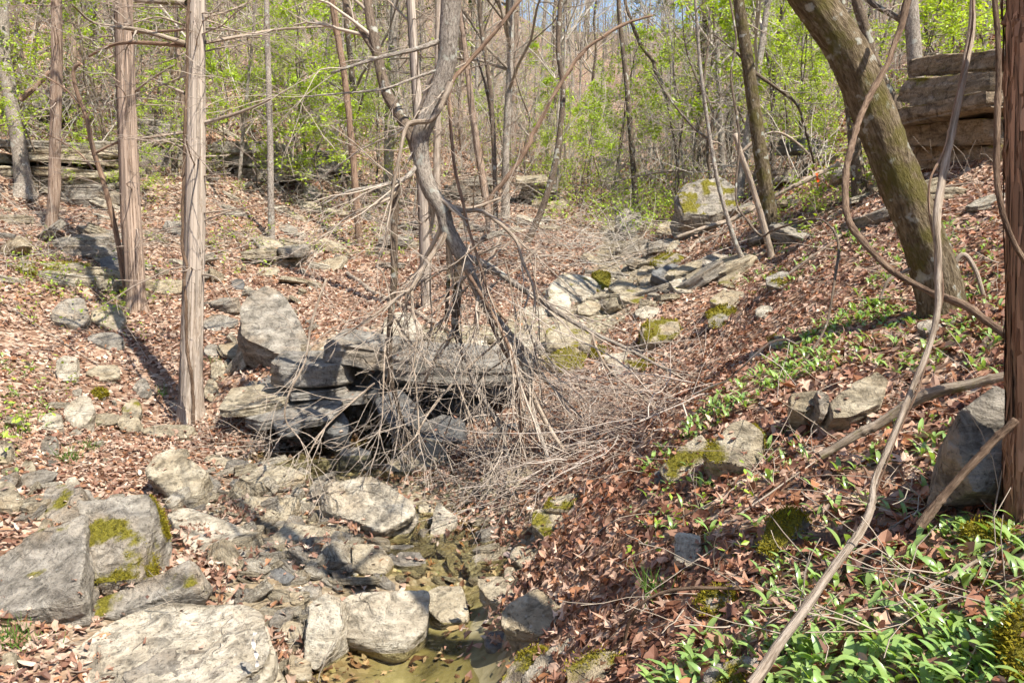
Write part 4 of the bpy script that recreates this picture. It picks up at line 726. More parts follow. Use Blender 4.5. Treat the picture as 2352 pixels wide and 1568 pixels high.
def make_proto(kind, seed):
    """meshes (trunk, branches, leaves) of one background tree, base at the origin"""
    r = np.random.default_rng(seed); tb, bb, lb = MB(), MB(), MB(); up3 = np.array([0, 0, 1.])
    if kind == 'tall':
        Ht = r.uniform(13, 19); rad = r.uniform(.085, .15); k = np.linspace(0, 1, 9); lean = r.normal(size=2)*.6; pts = np.stack([lean[0]*k**1.3+r.normal(size=9)*.10*(k > .05), lean[1]*k**1.3+r.normal(size=9)*.10*(k > .05), k*Ht-.3], 1); pts = smooth_path(pts, 4)
        R = rad*np.linspace(1, .22, len(pts)); tube(tb, pts, R, 10, (1, 1, 1), .06, seed, (.5, 5, .35, seed))
        n = 20; t = r.uniform(.22, .97, n); i = (t*(len(pts)-1)).astype(int); az = r.uniform(0, 6.28, n); d = np.stack([np.cos(az), np.sin(az), r.uniform(.4, 1.3, n)], 1); d /= np.linalg.norm(d, axis=1, keepdims=True)
        X, R2 = grow(bb, pts[i], d, (1.15-t)*Ht*.33, R[i]*.5, [(5, 6, .13, .05, .8, .5, 5), (5, 4, .18, .03, .9, .5, 3), (2, 3, .25, .02, .9, .5, 3), (0, 2, .2, .02, 1, 1, 3)], r, TWC[seed % 3], .005)
        if seed % 2: leaves(lb, along(X[::3], 2, r), .11, r, (.30, .43, .06))
    elif kind == 'pole':
        Ht = r.uniform(8, 13); rad = r.uniform(.03, .06); k = np.linspace(0, 1, 8); lean = r.normal(size=2)*.8; pts = smooth_path(np.stack([lean[0]*k**1.3+r.normal(size=8)*.08*(k > .05), lean[1]*k**1.3+r.normal(size=8)*.08*(k > .05), k*Ht-.2], 1), 4); R = rad*np.linspace(1, .25, len(pts)); tube(tb, pts, R, 7, (1, 1, 1), .04, seed)
        n = 13; t = r.uniform(.2, .97, n); i = (t*(len(pts)-1)).astype(int); az = r.uniform(0, 6.28, n); d = np.stack([np.cos(az), np.sin(az), r.uniform(.3, 1.3, n)], 1); d /= np.linalg.norm(d, axis=1, keepdims=True)
        X, R2 = grow(bb, pts[i], d, (1.15-t)*Ht*.25, R[i]*.45, [(4, 5, .15, .04, .8, .5, 3), (3, 3, .2, .03, .9, .5, 3), (0, 2, .2, .02, 1, 1, 3)], r, TWC[2], .004)
        if seed % 3: leaves(lb, along(X[::2], 2, r)+r.normal(size=(len(X[::2])*2, 3))*.1, .08, r, (.32, .46, .06))
    elif kind == 'under':
        ns = int(r.integers(1, 3)); Ht = r.uniform(5, 9)
        for s in range(ns):
            k = np.linspace(0, 1, 7); le = r.normal(size=2)*1.1; b0 = r.normal(size=2)*.12*(s > 0); pts = smooth_path(np.stack([b0[0]+le[0]*k**1.5+r.normal(size=7)*.12*(k > .1), b0[1]+le[1]*k**1.5+r.normal(size=7)*.12*(k > .1), k*Ht*r.uniform(.8, 1)-.2], 1), 4)
            rad = r.uniform(.03, .055); R = rad*np.linspace(1, .2, len(pts)); tube(tb, pts, R, 7, (1, 1, 1), .04, seed)
            n = 16; t = r.uniform(.15, .95, n); i = (t*(len(pts)-1)).astype(int); az = r.uniform(0, 6.28, n); d = np.stack([np.cos(az), np.sin(az), r.uniform(.1, 1.1, n)], 1); d /= np.linalg.norm(d, axis=1, keepdims=True)
            X, R2 = grow(bb, pts[i], d, (1.2-t)*Ht*.34, R[i]*.5, [(5, 6, .2, .03, .9, .5, 4), (4, 4, .22, .02, .9, .55, 3), (0, 3, .25, .02, 1, 1, 3)], r, TWC[(seed+1) % 3], .0035)
            if seed % 3 == 0: leaves(lb, along(X, 2, r), .075, r)
    elif kind == 'leafy':
        ns = int(r.integers(1, 4)); Ht = r.uniform(3.2, 4.6)
        for s in range(ns):
            k = np.linspace(0, 1, 6); le = r.normal(size=2)*.7; pts = smooth_path(np.stack([le[0]*k**1.5+r.normal(size=6)*.06*(k > .1), le[1]*k**1.5+r.normal(size=6)*.06*(k > .1), k*Ht-.15], 1), 3); R = .022*np.linspace(1, .25, len(pts)); tube(tb, pts, R, 6, (1, 1, 1), .03, seed)
            n = 22; t = r.uniform(.3, .98, n); i = (t*(len(pts)-1)).astype(int); az = r.uniform(0, 6.28, n); d = np.stack([np.cos(az), np.sin(az), r.uniform(-.1, .3, n)], 1); d /= np.linalg.norm(d, axis=1, keepdims=True)
            X, R2 = grow(bb, pts[i], d, (1.25-t)*Ht*.36, R[i]*.5, [(5, 5, .15, .01, .8, .5, 3), (0, 3, .2, .0, .9, .5, 3)], r, TWC[1], .003)
            leaves(lb, along(X, 15, r, .1)+r.normal(size=(len(X)*15, 3))*.04, .075, r, (.36, .52, .055), .35, .45)
    elif kind == 'cedar':
        Ht = r.uniform(10, 13); rad = r.uniform(.09, .14); k = np.linspace(0, 1, 8); le = r.normal(size=2)*.35; pts = smooth_path(np.stack([le[0]*k+r.normal(size=8)*.05*(k > .05), le[1]*k+r.normal(size=8)*.05*(k > .05), k*Ht-.25], 1), 4); R = rad*np.linspace(1, .25, len(pts)); tube(tb, pts, R, 12, (1, 1, 1), .10, seed, (.45, 5, .3, seed), 14)
        n = 52; t = r.uniform(.06, .98, n); i = (t*(len(pts)-1)).astype(int); az = r.uniform(0, 6.28, n); d = np.stack([np.cos(az), np.sin(az), r.uniform(-.15, .45, n)], 1); d /= np.linalg.norm(d, axis=1, keepdims=True)
        X, R2 = grow(bb, pts[i], d, r.uniform(.8, 2.4, n), np.full(n, .016), [(6, 6, .14, .0, .9, .45, 4), (3, 4, .2, .0, .9, .5, 3), (0, 2, .2, .0, .9, .5, 3)], r, (.30, .235, .18), .003)
        h = X.reshape(-1, X.shape[1], 3); h = h[h[:, 0, 2] > Ht*.62]
        if len(h): leaves(lb, along(h, 12, r, 0)+r.normal(size=(len(h)*12, 3))*.06, .11, r, (.045, .075, .02), .4, .9)
    tm = {'pole': 'grey' if seed % 3 else 'dark', 'tall': 'grey' if seed % 2 else 'dark', 'under': 'dark', 'leafy': 'dark', 'cedar': 'cedar'}[kind]
    return [('trunk', tb.mesh('trunk', BARK[tm])), ('branches', bb.mesh('branches', M_TWIG))]+([('foliage', lb.mesh('foliage', M_GREEN, smooth=False))] if lb.n else [])
PR = {k: [make_proto(k, 300+i*7+len(k)*100) for i in range(c)] for k, c in (('tall', 6), ('pole', 7), ('under', 6), ('leafy', 5), ('cedar', 3))}
NAME = {'pole': ('slender_tree', 'tree'), 'tall': ('bare_tree', 'tree'), 'under': ('understory_tree', 'tree'), 'leafy': ('leafy_sapling', 'sapling'), 'cedar': ('cedar_tree', 'tree')}
def stand(kind, k, loc, rz, sc, label, group, tilt=(0, 0)):
    nm, cat = NAME[kind]; root = empty(nm, loc, label, cat, group); root.rotation_euler = (tilt[0], tilt[1], rz); root.scale = (sc,)*3 if np.isscalar(sc) else sc
    for n_, me in PR[kind][k % len(PR[kind])]:
        o = obj(n_, me, root)
        if n_ != 'trunk': o['kind'] = 'stuff'
    return root
WORD = {'pole': 'slender pole tree', 'tall': 'tall bare tree', 'under': 'thin crooked tree', 'leafy': 'green sapling', 'cedar': 'brown cedar'}
LAND = [(10, 'the grey leaning tree'), (130, 'the dark upright cedar'), (290, 'the shaggy cedar'), (450, 'the pale straight cedar'), (616, 'the slim grey trunk'), (790, 'the leaning red cedar'), (900, 'the light grey trunk'), (1030, 'the broken tree'), (1182, 'the red brown cedar'), (1285, 'the slim dark tree'), (1440, 'the narrow brown tree'), (1605, 'the crooked sapling'), (1720, 'the lichen spotted trunk'), (1960, 'the leaning mossy tree'), (2100, 'the straight grey trunk'), (2330, 'the right edge cedar')]
WOODS = []
r = np.random.default_rng(2024); placed = []
for y0, y1, num, mix_ in [(21, 30, 56, (.12, .26, .10, .16, .36)), (30, 45, 110, (.18, .24, .08, .12, .38)), (45, 74, 130, (.34, .16, .06, .06, .38))]:
    k = 0; tr = 0
    while k < num and tr < 5000:
        tr += 1; y = r.uniform(y0, y1); x = r.uniform(-.80*y, .80*y)
        if sdist(np.array(x), np.array(y)) < 1.5: continue
        z = float(H(x, y)); u, v = proj(np.array([x, y, z]))
        if y < 50 and 1330 < u < 1540 and r.random() < .75: continue
        if any((x-a)**2+(y-b)**2 < (1.1 if y < 30 else 2.0) for a, b in placed): continue
        kd = ('tall', 'under', 'leafy', 'cedar', 'pole')[r.choice(5, p=mix_)]
        if kd == 'cedar' and u > 1500: kd = 'tall'
        ut = float(proj(np.array([x, y, z+2.]))[0]); j = min(range(len(LAND)), key=lambda i: abs(LAND[i][0]-ut)); dist_ = 'near' if y < 30 else ('middle distance' if y < 45 else 'distant'); side = 'left' if ut < LAND[j][0] else 'right'
        root = stand(kd, int(r.integers(9)), (x, y, z), r.uniform(0, 6.28), r.uniform(.75, 1.25), 'x', f'{WORD[kd]}s in the wood', (r.normal()*.05, r.normal()*.05)); WOODS.append((f'{dist_} {WORD[kd]} to the {side} of {LAND[j][1]}', abs(ut-LAND[j][0]), root)); placed.append((x, y)); k += 1
for lab in sorted({w[0] for w in WOODS}):
    q = sorted([w for w in WOODS if w[0] == lab], key=lambda w: w[1])
    for i, w in enumerate(q): w[2]['label'] = lab+('' if len(q) == 1 else ', '+('nearest', 'second', 'third', 'fourth', 'fifth', 'sixth', 'seventh', 'eighth', 'ninth', 'tenth')[min(i, 9)]+(' one' if i else ' it'))
# the leafy saplings that show as bright green masses
for k, (u, v, s, w) in enumerate([(740,500,1.15,'right of the slim grey trunk on the left slope'),(690,450,1.2,'behind the red dead cedar'),(655,470,1.0,'just right of the slim grey trunk'),(590,430,.9,'between the big cedar and the slim grey trunk'),(520,420,.9,'close right of the big cedar on the slope'),(800,420,1.1,'behind the hanging limb'),(860,440,.8,'left of the pale straight cedar'),
  (1330,480,1.0,'right of the slim leaning tree'),(1380,470,.9,'in the bright green patch up the ravine'),(1290,440,1.1,'behind the slim leaning tree'),(1230,440,.8,'by the overhanging tan ledge'),(1410,440,1.2,'at the head of the ravine'),(1350,430,1.3,'beyond the bright green patch'),(1150,420,.9,'left of the overhanging tan ledge'),
  (1650,420,1.9,'beyond the big mossy boulder'),(1720,430,1.7,'behind the lichen spotted tree'),(1590,410,1.8,'at the foot of the right hill'),(1840,420,.7,'by the fallen log on the right slope'),(1890,380,.9,'left of the leaning mossy tree'),(2180,300,.8,'beside the layered outcrop'),(2240,200,.9,'above the layered outcrop'),(2060,420,.7,'behind the leaning mossy tree'),(2130,240,1.0,'right of the grey straight trunk'),
  (90,440,1.0,'by the grey tree at the left edge'),(10,470,.9,'cut off by the left edge'),(330,480,.55,'at the right of the shaggy cedar'),(345,420,.6,'above the shaggy cedar foot'),(180,470,.5,'left of the shaggy cedar'),(40,330,1.1,'above the bedded cliff band'),(230,330,1.0,'over the grey cliff block'),(60,250,1.5,'high at the left behind the leaning grey tree'),(200,260,1.5,'high between the dark and the shaggy cedar'),(370,280,1.4,'high between the shaggy and the pale cedar'),(520,290,1.5,'high right of the pale cedar'),(590,330,1.3,'up the slope before the slim grey trunk'),(670,320,1.6,'up the slope behind the slim grey trunk'),(730,300,1.7,'high left of the leaning red cedar'),(780,350,1.4,'at the left of the hanging limb'),(1060,330,1.3,'high behind the broken tree'),(1230,330,1.4,'high left of the slim leaning tree'),(1540,380,2.0,'beyond the crooked elbow tree'),(1680,380,2.1,'high behind the crooked sapling'),(1780,350,1.9,'high right of the lichen spotted trunk'),(1860,300,1.6,'high left of the dark vine trunk'),(2300,120,1.0,'at the top right over the outcrop')]):
    g = G(u, v); stand('leafy', k, g, k*1.3, s*1.2, f'bright green leafy sapling {w}', 'bright green saplings', (0, 0))
# the far wood reads as one mass
fb, fl = MB(), MB(); r = np.random.default_rng(5); n = 620; Y = r.uniform(72, 150, n); X = r.uniform(-.78, .78, n)*Y; Z = H(X, Y); L = r.uniform(10, 19, n); d = np.stack([r.normal(size=n)*.06, r.normal(size=n)*.06, np.ones(n)], 1)
gap = (np.abs(proj(np.stack([X, Y, Z], -1))[0]-1430) < 75); L[gap] *= .45
Xs = polys(np.stack([X, Y, Z-.3], 1), d, L, 6, .03, .02, r); R = .13*np.linspace(1, .3, 7)[None]*np.ones((n, 1)); batch(fb, Xs, R, 4, (.22, .185, .15), .3, r)
p, dd, LL, rr = children(Xs, R, 9, r, .2, .9, .36); X2 = polys(p, dd, LL, 3, .15, .06, r); R2 = np.maximum(rr[:, None]*.5*np.linspace(1, .4, 4), .012); batch(fb, X2, R2, 3, (.30, .26, .215), .25, r)
p, dd, LL, rr = children(X2, R2, 4, r, .2, .9, .55); X3 = polys(p, dd, LL, 2, .2, .03, r); batch(fb, X3, np.full((len(p), 3), .013), 3, (.34, .30, .25), .25, r)
n = 3400; Y = r.uniform(34, 110, n); X = r.uniform(-.78, .78, n)*Y; k = sdist(X, Y) > 1.4; X, Y = X[k], Y[k]; n = len(X); d = np.stack([r.normal(size=n)*.18, r.normal(size=n)*.18, np.ones(n)], 1); Xb = polys(np.stack([X, Y, H(X, Y)-.1], 1), d, r.uniform(1.5, 6, n), 4, .10, .03, r); Rb = np.full((n, 5), .016)*np.linspace(1, .5, 5); batch(fb, Xb, Rb, 3, (.36, .315, .26), .3, r)
p, dd, LL, rr = children(Xb, Rb, 4, r, .15, .9, .45); Xc = polys(p, dd, LL, 2, .2, .03, r); batch(fb, Xc, np.full((len(p), 3), .010), 3, (.40, .355, .30), .25, r); leaves(fl, Xc[r.choice(len(Xc), 16000), -1]+r.normal(size=(16000, 3))*.25, .17, r, (.32, .45, .08))
sel = r.choice(len(X3), 9000); leaves(fl, X3[sel, -1]+r.normal(size=(9000, 3))*.5, .32, r, (.30, .42, .09))
fw = tag(obj('far_wood', fb.mesh('far_wood', M_TWIG)), 'grey brown mass of bare woodland on the far ridge', 'woodland', None, 'stuff'); o = obj('foliage', fl.mesh('foliage', M_GREEN, smooth=False), fw); o['kind'] = 'stuff'
# ---------------------------------------------------------------- trees one can tell apart
def pxpath(path, y):
    y = np.broadcast_to(np.asarray(y, float), (len(path),)); return np.array([P(u, v, yy) for (u, v), yy in zip(path, y)])
def dead_branches(parent, trunk_pts, trunk_r, n, r, L=(.5, 1.6), lo=.05, hi=.95, rad=.011, col=(.30, .24, .19), up=(-.2, .4), sub=5):
    mb = MB(); t = r.uniform(lo, hi, n); i = (t*(len(trunk_pts)-1)).astype(int); az = r.uniform(0, 6.28, n); d = np.stack([np.cos(az), np.sin(az), r.uniform(*up, n)], 1); d /= np.linalg.norm(d, axis=1, keepdims=True)
    grow(mb, trunk_pts[i]+d*trunk_r[i][:, None]*.7, d, r.uniform(*L, n), np.full(n, rad), [(sub, 6, .13, .0, .9, .45, 4), (3, 4, .2, 0, .9, .5, 3), (0, 2, .2, 0, .9, .5, 3)], r, col, .0025); part('twigs', mb, M_TWIG, parent, True, 'stuff')
def trunkpx(name, label, path, w0, w1, y=None, bark='grey', up=7., sides=22, bump=.09, flare=.4, branches=(), twigs=0, crown=14, sink=.15, cat='tree', dy=0., tw=None, seed=None, vines=()):
    _seed[0] += 1; seed = seed or _seed[0]; r = np.random.default_rng(seed); g = G(*path[0]) if y is None else P(*path[0], y); y = g[1]
    ys = y+dy*np.linspace(0, 1, len(path)); pts = pxpath(path, ys); w = np.linspace(w0, w1, len(path))/2/F*ys*.78
    b = pts[0]-np.array([0, 0, sink]); d = pts[-1]-pts[-2]; d = norm(d) if up else d; n0 = len(pts)
    P_ = np.vstack([b[None], pts]+([pts[-1]+norm(d*(1-k)+np.array([0, 0, 1])*k)*0+(d*(1-.5*k)+np.array([0, 0, .5*k]))*up*k for k in (.25, .5, .75, 1.)] and [np.array([pts[-1]+(d*(1-.5*k)+np.array([0, 0, .5*k]))*up*k for k in (.25, .5, .75, 1.)])] if up else []))
    R = np.concatenate([[w[0]], w]+([w[-1]*np.array([.85, .7, .5, .3])] if up else [])); sp = smooth_path(P_, 8); Rs = np.interp(np.linspace(0, len(P_)-1, len(sp)), np.arange(len(P_)), R)
    L = np.linalg.norm(np.diff(sp, axis=0), axis=1).sum(); m = int(min(260, max(30, L/.05))) if y < 12 else int(max(24, L/.15)); k = np.linspace(0, len(sp)-1, m); sp = np.stack([np.interp(k, np.arange(len(sp)), sp[:, c]) for c in range(3)], 1); Rs = np.interp(k, np.arange(len(Rs)), Rs)
    root = empty(name, pts[0], label, cat); mb = MB(); tube(mb, sp, Rs, sides, (1, 1, 1), bump, seed, (flare, 4, .22, seed) if flare else None, 16 if bark in ('cedar', 'pale', 'brown', 'dead') else 4, 11); part('trunk', mb, BARK[bark], root)
    if bark in ('cedar', 'pale', 'red') and y < 15:
        ns = 420 if y > 5 else 520; i = r.integers(2, len(sp)-4, ns); th = r.uniform(0, 6.28, ns); Lb = r.uniform(.10, .45, ns)*(1 if y > 5 else .6); wb = r.uniform(.006, .018, ns); tg = norm(sp[-1]-sp[0]); a1 = np.cross(tg, [0, 1., 0]); a1 /= np.linalg.norm(a1); a2 = np.cross(tg, a1); out = np.cos(th)[:, None]*a1+np.sin(th)[:, None]*a2; sd_ = np.cross(tg, out); m4 = np.linspace(0, 1, 5)
        Vs = []; step = np.linalg.norm(sp[1]-sp[0])
        for kk in m4:
            j = np.clip(i+(kk*Lb/step).astype(int), 0, len(sp)-1); fr_ = (kk*Lb/step)-(kk*Lb/step).astype(int); ce = sp[j]+(sp[np.minimum(j+1, len(sp)-1)]-sp[j])*fr_[:, None]; off = Rs[j]*.99+.003+r.uniform(.0, .011, ns)*abs(kk-.55)*2*(r.random(ns) < .6); ww = wb*(.35+.65*math.sin(math.pi*min(max(kk, .05), .95))); Vs += [ce+out*off[:, None]-sd_*ww[:, None], ce+out*(off+.003)[:, None]+sd_*ww[:, None]]
        Vs = np.stack(Vs, 1).reshape(-1, 3); q = np.array([[0, 1, 3, 2], [2, 3, 5, 4], [4, 5, 7, 6], [6, 7, 9, 8]]); pc = np.array({'pale': (.42, .35, .285), 'cedar': (.34, .255, .195), 'red': (.30, .185, .125)}[bark]); mb = MB(); mb.add(Vs, (q[None]+10*np.arange(ns)[:, None, None]).reshape(-1, 4), None, None, np.repeat(pc[None]*r.uniform(.55, 1.3, (ns, 1)), 10, 0)); part('bark_strips', mb, M_TWIG, root, False, 'stuff')
    for br in branches:
        pa, a, bb_, *rest = br; bk = rest[0] if rest else bark; bd = rest[1] if len(rest) > 1 else 0.; tws = rest[2] if len(rest) > 2 else 3
        bp = smooth_path(pxpath(pa, y+np.linspace(0, bd, len(pa))), 6); rr = np.linspace(a, bb_, len(bp))/2/F*y; mb = MB(); tube(mb, bp, rr, 8, (1, 1, 1), .05, seed+3)
        o = part('branch', mb, BARK[bk], root)
        if tws:
            t2 = MB(); n = tws*2; i = r.integers(len(bp)//4, len(bp), n); dd = r.normal(size=(n, 3)); tg = bp[np.minimum(i+1, len(bp)-1)]-bp[np.maximum(i-1, 0)]; dd = dd*.6+tg/np.maximum(np.linalg.norm(tg, axis=1, keepdims=True), 1e-6); dd /= np.linalg.norm(dd, axis=1, keepdims=True); ll = np.linalg.norm(bp[-1]-bp[0])
            grow(t2, bp[i], dd, ll*r.uniform(.15, .4, n), np.maximum(rr[i]*.5, .003), [(4, 5, .18, -.01, .8, .5, 3), (0, 3, .2, 0, .9, .5, 3)], r, (.33, .28, .225), .0022); part('twig', t2, M_TWIG, o, True, 'stuff')
    if twigs: dead_branches(root, sp, Rs, twigs, r, *(tw or ()))
    if crown and up:
        mb = MB(); k = r.integers(int(len(sp)*.7), len(sp), crown); az = r.uniform(0, 6.28, crown); dd = np.stack([np.cos(az), np.sin(az), r.uniform(.3, 1.2, crown)], 1); dd /= np.linalg.norm(dd, axis=1, keepdims=True)
        grow(mb, sp[k], dd, r.uniform(1.5, 3.8, crown), np.maximum(Rs[k]*.45, .01), [(5, 6, .14, .04, .85, .5, 5), (4, 4, .18, .03, .9, .5, 3), (0, 3, .22, .02, .9, .5, 3)], r, (.28, .235, .19), .004); part('crown', mb, M_TWIG, root, True, 'stuff')
    return root, sp, Rs
def stick(name, label, path, w0, w1, y, bark='dead', cat='branch', sides=10, bump=.08, twigs=0, parent=None):
    """a lone stem; y None lays every point on the ground"""
    _seed[0] += 1; r = np.random.default_rng(_seed[0])
    if y is None:
        pts = []; 
        for i, (u, v) in enumerate(path): g = G(u, v, .04); pts.append(g)
        pts = np.array(pts)
    else: pts = pxpath(path, np.interp(np.linspace(0, 1, len(path)), np.linspace(0, 1, len(np.atleast_1d(y))), np.atleast_1d(y)))
    dm = pts[:, 1].mean(); sp = smooth_path(pts, 12); rr = np.linspace(w0, w1, len(sp))/2/F*dm*.74; L_ = np.concatenate([[0], np.cumsum(np.linalg.norm(np.diff(sp, axis=0), axis=1))]); nz = np.stack([fbm(np.stack([L_*3.2, L_*0+_seed[0]*1.7+c*9, L_*0], -1), _seed[0], 3) for c in range(4)], 1); sp = sp+nz[:, :3]*rr[:, None]*np.array([.9, .5, .6]); rr = rr*(1+.35*nz[:, 3]); kn = r.integers(0, len(sp), max(2, len(sp)//14)); rr[kn] *= 1.22; mb = MB(); tube(mb, sp, rr, max(sides, 10), (1, 1, 1), max(bump, .12), _seed[0], None, 8)
    base = sp[sp[:, 2].argmin()]
    root = empty(name, base, label, cat); part('stem', mb, BARK[bark], root)
    if twigs:
        t2 = MB(); i = r.integers(2, len(sp), twigs); dd = r.normal(size=(twigs, 3)); dd /= np.linalg.norm(dd, axis=1, keepdims=True); grow(t2, sp[i], dd, r.uniform(.15, .6, twigs), np.maximum(rr[i]*.4, .003), [(3, 5, .2, 0, .8, .5, 3), (0, 3, .2, 0, .9, .5, 3)], r, (.33, .28, .22), .0022); part('twigs', t2, M_TWIG, root, True, 'stuff')
    return root
trunkpx('cedar_tree', 'tall straight pale cedar with peeling bark on the left bank', [(438,965),(438,880),(443,700),(447,500),(449,300),(450,120),(452,-10)], 66, 44, None, 'pale', 6, 40, .12, .42, [
  ([(472,98),(560,82),(640,68),(770,60)], 9, 4, 'dead', .8, 5), ([(425,100),(330,72),(265,62)], 12, 7, 'dead', -.4, 3), ([(265,62),(210,50),(165,10)], 7, 4, 'log', -.5, 2), ([(425,105),(300,98),(240,110),(205,130)], 10, 5, 'brown', .3, 4),
  ([(470,282),(540,262),(600,238),(655,210)], 9, 3, 'dead', -.3, 2), ([(428,8),(360,4),(310,2)], 13, 8, 'log', .3, 0), ([(425,215),(350,182)], 8, 3, 'dead', .4, 2), ([(468,360),(527,357)], 5, 2, 'dead', .3, 1), ([(466,405),(530,398)], 5, 2, 'dead', -.3, 1), ([(466,422),(525,423)], 4, 2, 'dead', .3, 1),
  ([(464,490),(555,478)], 5, 2, 'dead', -.2, 1), ([(420,305),(330,318)], 6, 2, 'dead', -.2, 3), ([(455,630),(500,640),(535,695)], 5, 2, 'dead', -.4, 2), ([(426,60),(360,40),(290,60)], 6, 2, 'dead', -.5, 3), ([(470,40),(540,20),(620,-20)], 6, 3, 'dead', .4, 3)], 26, 10, tw=((.5, 1.5), .3, .8))
stick('vine', 'woody vine climbing up the straight pale cedar', [(446,985),(442,900),(430,780),(428,700),(424,640),(430,610),(420,560),(422,400),(428,200),(432,60),(436,-20)], 12, 8, 9.62, 'vine', 'vine')
trunkpx('cedar_tree', 'shaggy thick cedar with mossy foot behind the pale cedar', [(312,708),(308,620),(300,480),(294,330),(288,170),(284,30),(283,-10)], 56, 44, None, 'cedar', 6, 32, .14, .5, [([(318,320),(370,310),(415,302)], 6, 3, 'dead', -.3, 2), ([(310,210),(350,180),(400,150)], 6, 3, 'dead', -.4, 2), ([(300,75),(380,72),(425,68)], 8, 5, 'brown', -.5, 2), ([(276,120),(230,140),(205,130)], 7, 3, 'dead', -.2, 3)], 40, 10, tw=((.5, 1.8), .2, .85))
trunkpx('cedar_tree', 'dark upright cedar with mossy base left of the shaggy cedar', [(116,545),(124,450),(127,320),(130,150),(130,20),(131,-10)], 34, 27, None, 'cedar', 5, 20, .12, .45, (), 22, 8, tw=((.4, 1.5), .3, .9))
trunkpx('tree', 'grey barked leaning tree with mossy foot at the far left', [(58,442),(52,400),(40,310),(24,220),(10,130),(5,40),(4,-10)], 46, 30, None, 'grey', 6, 20, .07, .6, [([(46,230),(80,200),(115,165)], 13, 10, 'brown', .3, 1)], 10, 10, tw=((.5, 1.6), .5, .95))
trunkpx('sapling', 'thin brown crooked stem crossing in front of the shaggy cedar', [(298,690),(285,640),(268,540),(240,425),(214,345),(200,275),(178,215),(168,165),(182,145)], 17, 9, None, 'brown', 0, 12, .06, .2, [([(220,352),(262,330),(310,315),(350,320),(385,345)], 6, 2, 'brown', -.3, 3), ([(215,390),(180,350),(130,320),(60,280)], 5, 2, 'brown', .2, 3), ([(182,240),(150,205),(95,170)], 6, 3, 'brown', .2, 2)], 0, 0, cat='sapling')
trunkpx('tree', 'slim straight grey trunk in the middle of the left slope', [(624,560),(622,450),(620,300),(616,150),(612,0)], 20, 15, None, 'grey', 7, 14, .07, .3, (), 12, 10, tw=((.5, 1.4), .2, .8))
trunkpx('dead_cedar', 'leaning red brown dead cedar left of the hanging limb', [(826,565),(820,480),(808,330),(790,170),(768,40),(760,-20)], 20, 17, None, 'brown', 4, 16, .12, .3, (), 30, 6, tw=((.4, 1.4), .2, .9))
trunkpx('tree', 'light grey trunk behind the hanging limb', [(890,460),(893,350),(897,200),(905,60),(908,-10)], 30, 22, None, 'grey', 7, 16, .07, .3, (), 10, 10, tw=((.5, 1.6), .4, .9))
trunkpx('cedar_tree', 'pale straight cedar behind the broken tree', [(980,712),(976,600),(970,450),(962,300),(952,150),(942,-10)], 30, 20, None, 'pale', 6, 22, .12, .35, [([(945,55),(920,30),(880,-10)], 7, 4, 'dead', .3, 2)], 36, 8, tw=((.4, 1.6), .15, .95))
trunkpx('cedar_tree', 'second pale cedar right behind the straight one', [(1002,545),(1003,450),(1004,300),(1006,150),(1008,-10)], 22, 18, None, 'pale', 6, 16, .12, .3, (), 24, 8, tw=((.5, 1.7), .3, .95))
trunkpx('tree', 'dark double stemmed tree right of the broken trunk', [(1138,540),(1138,450),(1134,330),(1125,200),(1105,60),(1100,-10)], 15, 11, None, 'dark', 6, 12, .06, .3, [([(1134,330),(1120,220),(1095,130)], 7, 4, 'dark', .2, 3)], 10, 10, tw=((.5, 1.5), .3, .9))
trunkpx('cedar_tree', 'red brown cedar trunk above the flat bedded ledge', [(1176,395),(1178,300),(1182,150),(1186,-10)], 22, 16, None, 'cedar', 6, 14, .12, .3, (), 34, 8, tw=((.8, 2.6), .2, .95))
trunkpx('tree', 'slim dark tree leaning right at its foot', [(1212,555),(1245,480),(1272,390),(1288,290),(1293,200),(1282,110),(1288,-10)], 20, 13, None, 'dark', 7, 16, .07, .4, (), 6, 10, tw=((.5, 1.5), .6, .95))
stick('leaning_tree', 'bare brown trunk leaning diagonally against the slim dark tree', [(1090,480),(1130,450),(1190,375),(1235,285),(1290,190),(1345,115),(1430,58),(1500,35)], 17, 7, [18.5, 19.3], 'brown', 'dead tree', 12, .08, 14)
trunkpx('tree', 'narrow brown tree up the ravine left of the mossy boulder', [(1460,475),(1455,390),(1448,300),(1440,200),(1425,60),(1420,-10)], 18, 12, None, 'dark', 6, 12, .06, .3, (), 8, 12, tw=((.8, 2.2), .5, .95))
trunkpx('tree', 'tree with a crooked elbow far up the ravine', [(1560,420),(1548,300),(1530,220),(1505,160),(1500,140),(1470,100),(1440,20),(1435,-10)], 14, 9, None, 'dark', 6, 10, .06, .3, (), 6, 12, tw=((.8, 2.2), .5, .95))
trunkpx('tree', 'lichen spotted trunk right of the dead snag', [(1776,545),(1762,450),(1745,340),(1725,200),(1708,80),(1695,-10)], 44, 30, None, 'mossy', 6, 22, .07, .4, [([(1730,165),(1780,200),(1830,240),(1850,300),(1870,375)], 8, 5, 'dark', .6, 4), ([(1725,160),(1690,120),(1640,80)], 6, 3, 'dark', .4, 4)], 6, 10, tw=((.5, 1.5), .5, .95))
trunkpx('snag', 'broken pale brown snag leaning beside the lichen spotted trunk', [(1772,590),(1752,510),(1725,420),(1702,355),(1688,308)], 19, 14, None, 'dead', 0, 14, .12, .2, (), 0, 0, cat='dead tree')
trunkpx('sapling', 'crooked grey sapling left of the dead snag', [(1712,610),(1690,560),(1665,480),(1645,400),(1625,280),(1608,150),(1600,40),(1596,-10)], 15, 8, None, 'grey', 4, 12, .06, .3, [([(1615,200),(1625,110),(1630,20)], 6, 4, 'dark', .2, 3), ([(1640,330),(1590,290),(1540,230),(1500,170)], 6, 3, 'dark', .4, 3)], 8, 8, tw=((.4, 1.2), .4, .95), cat='sapling')
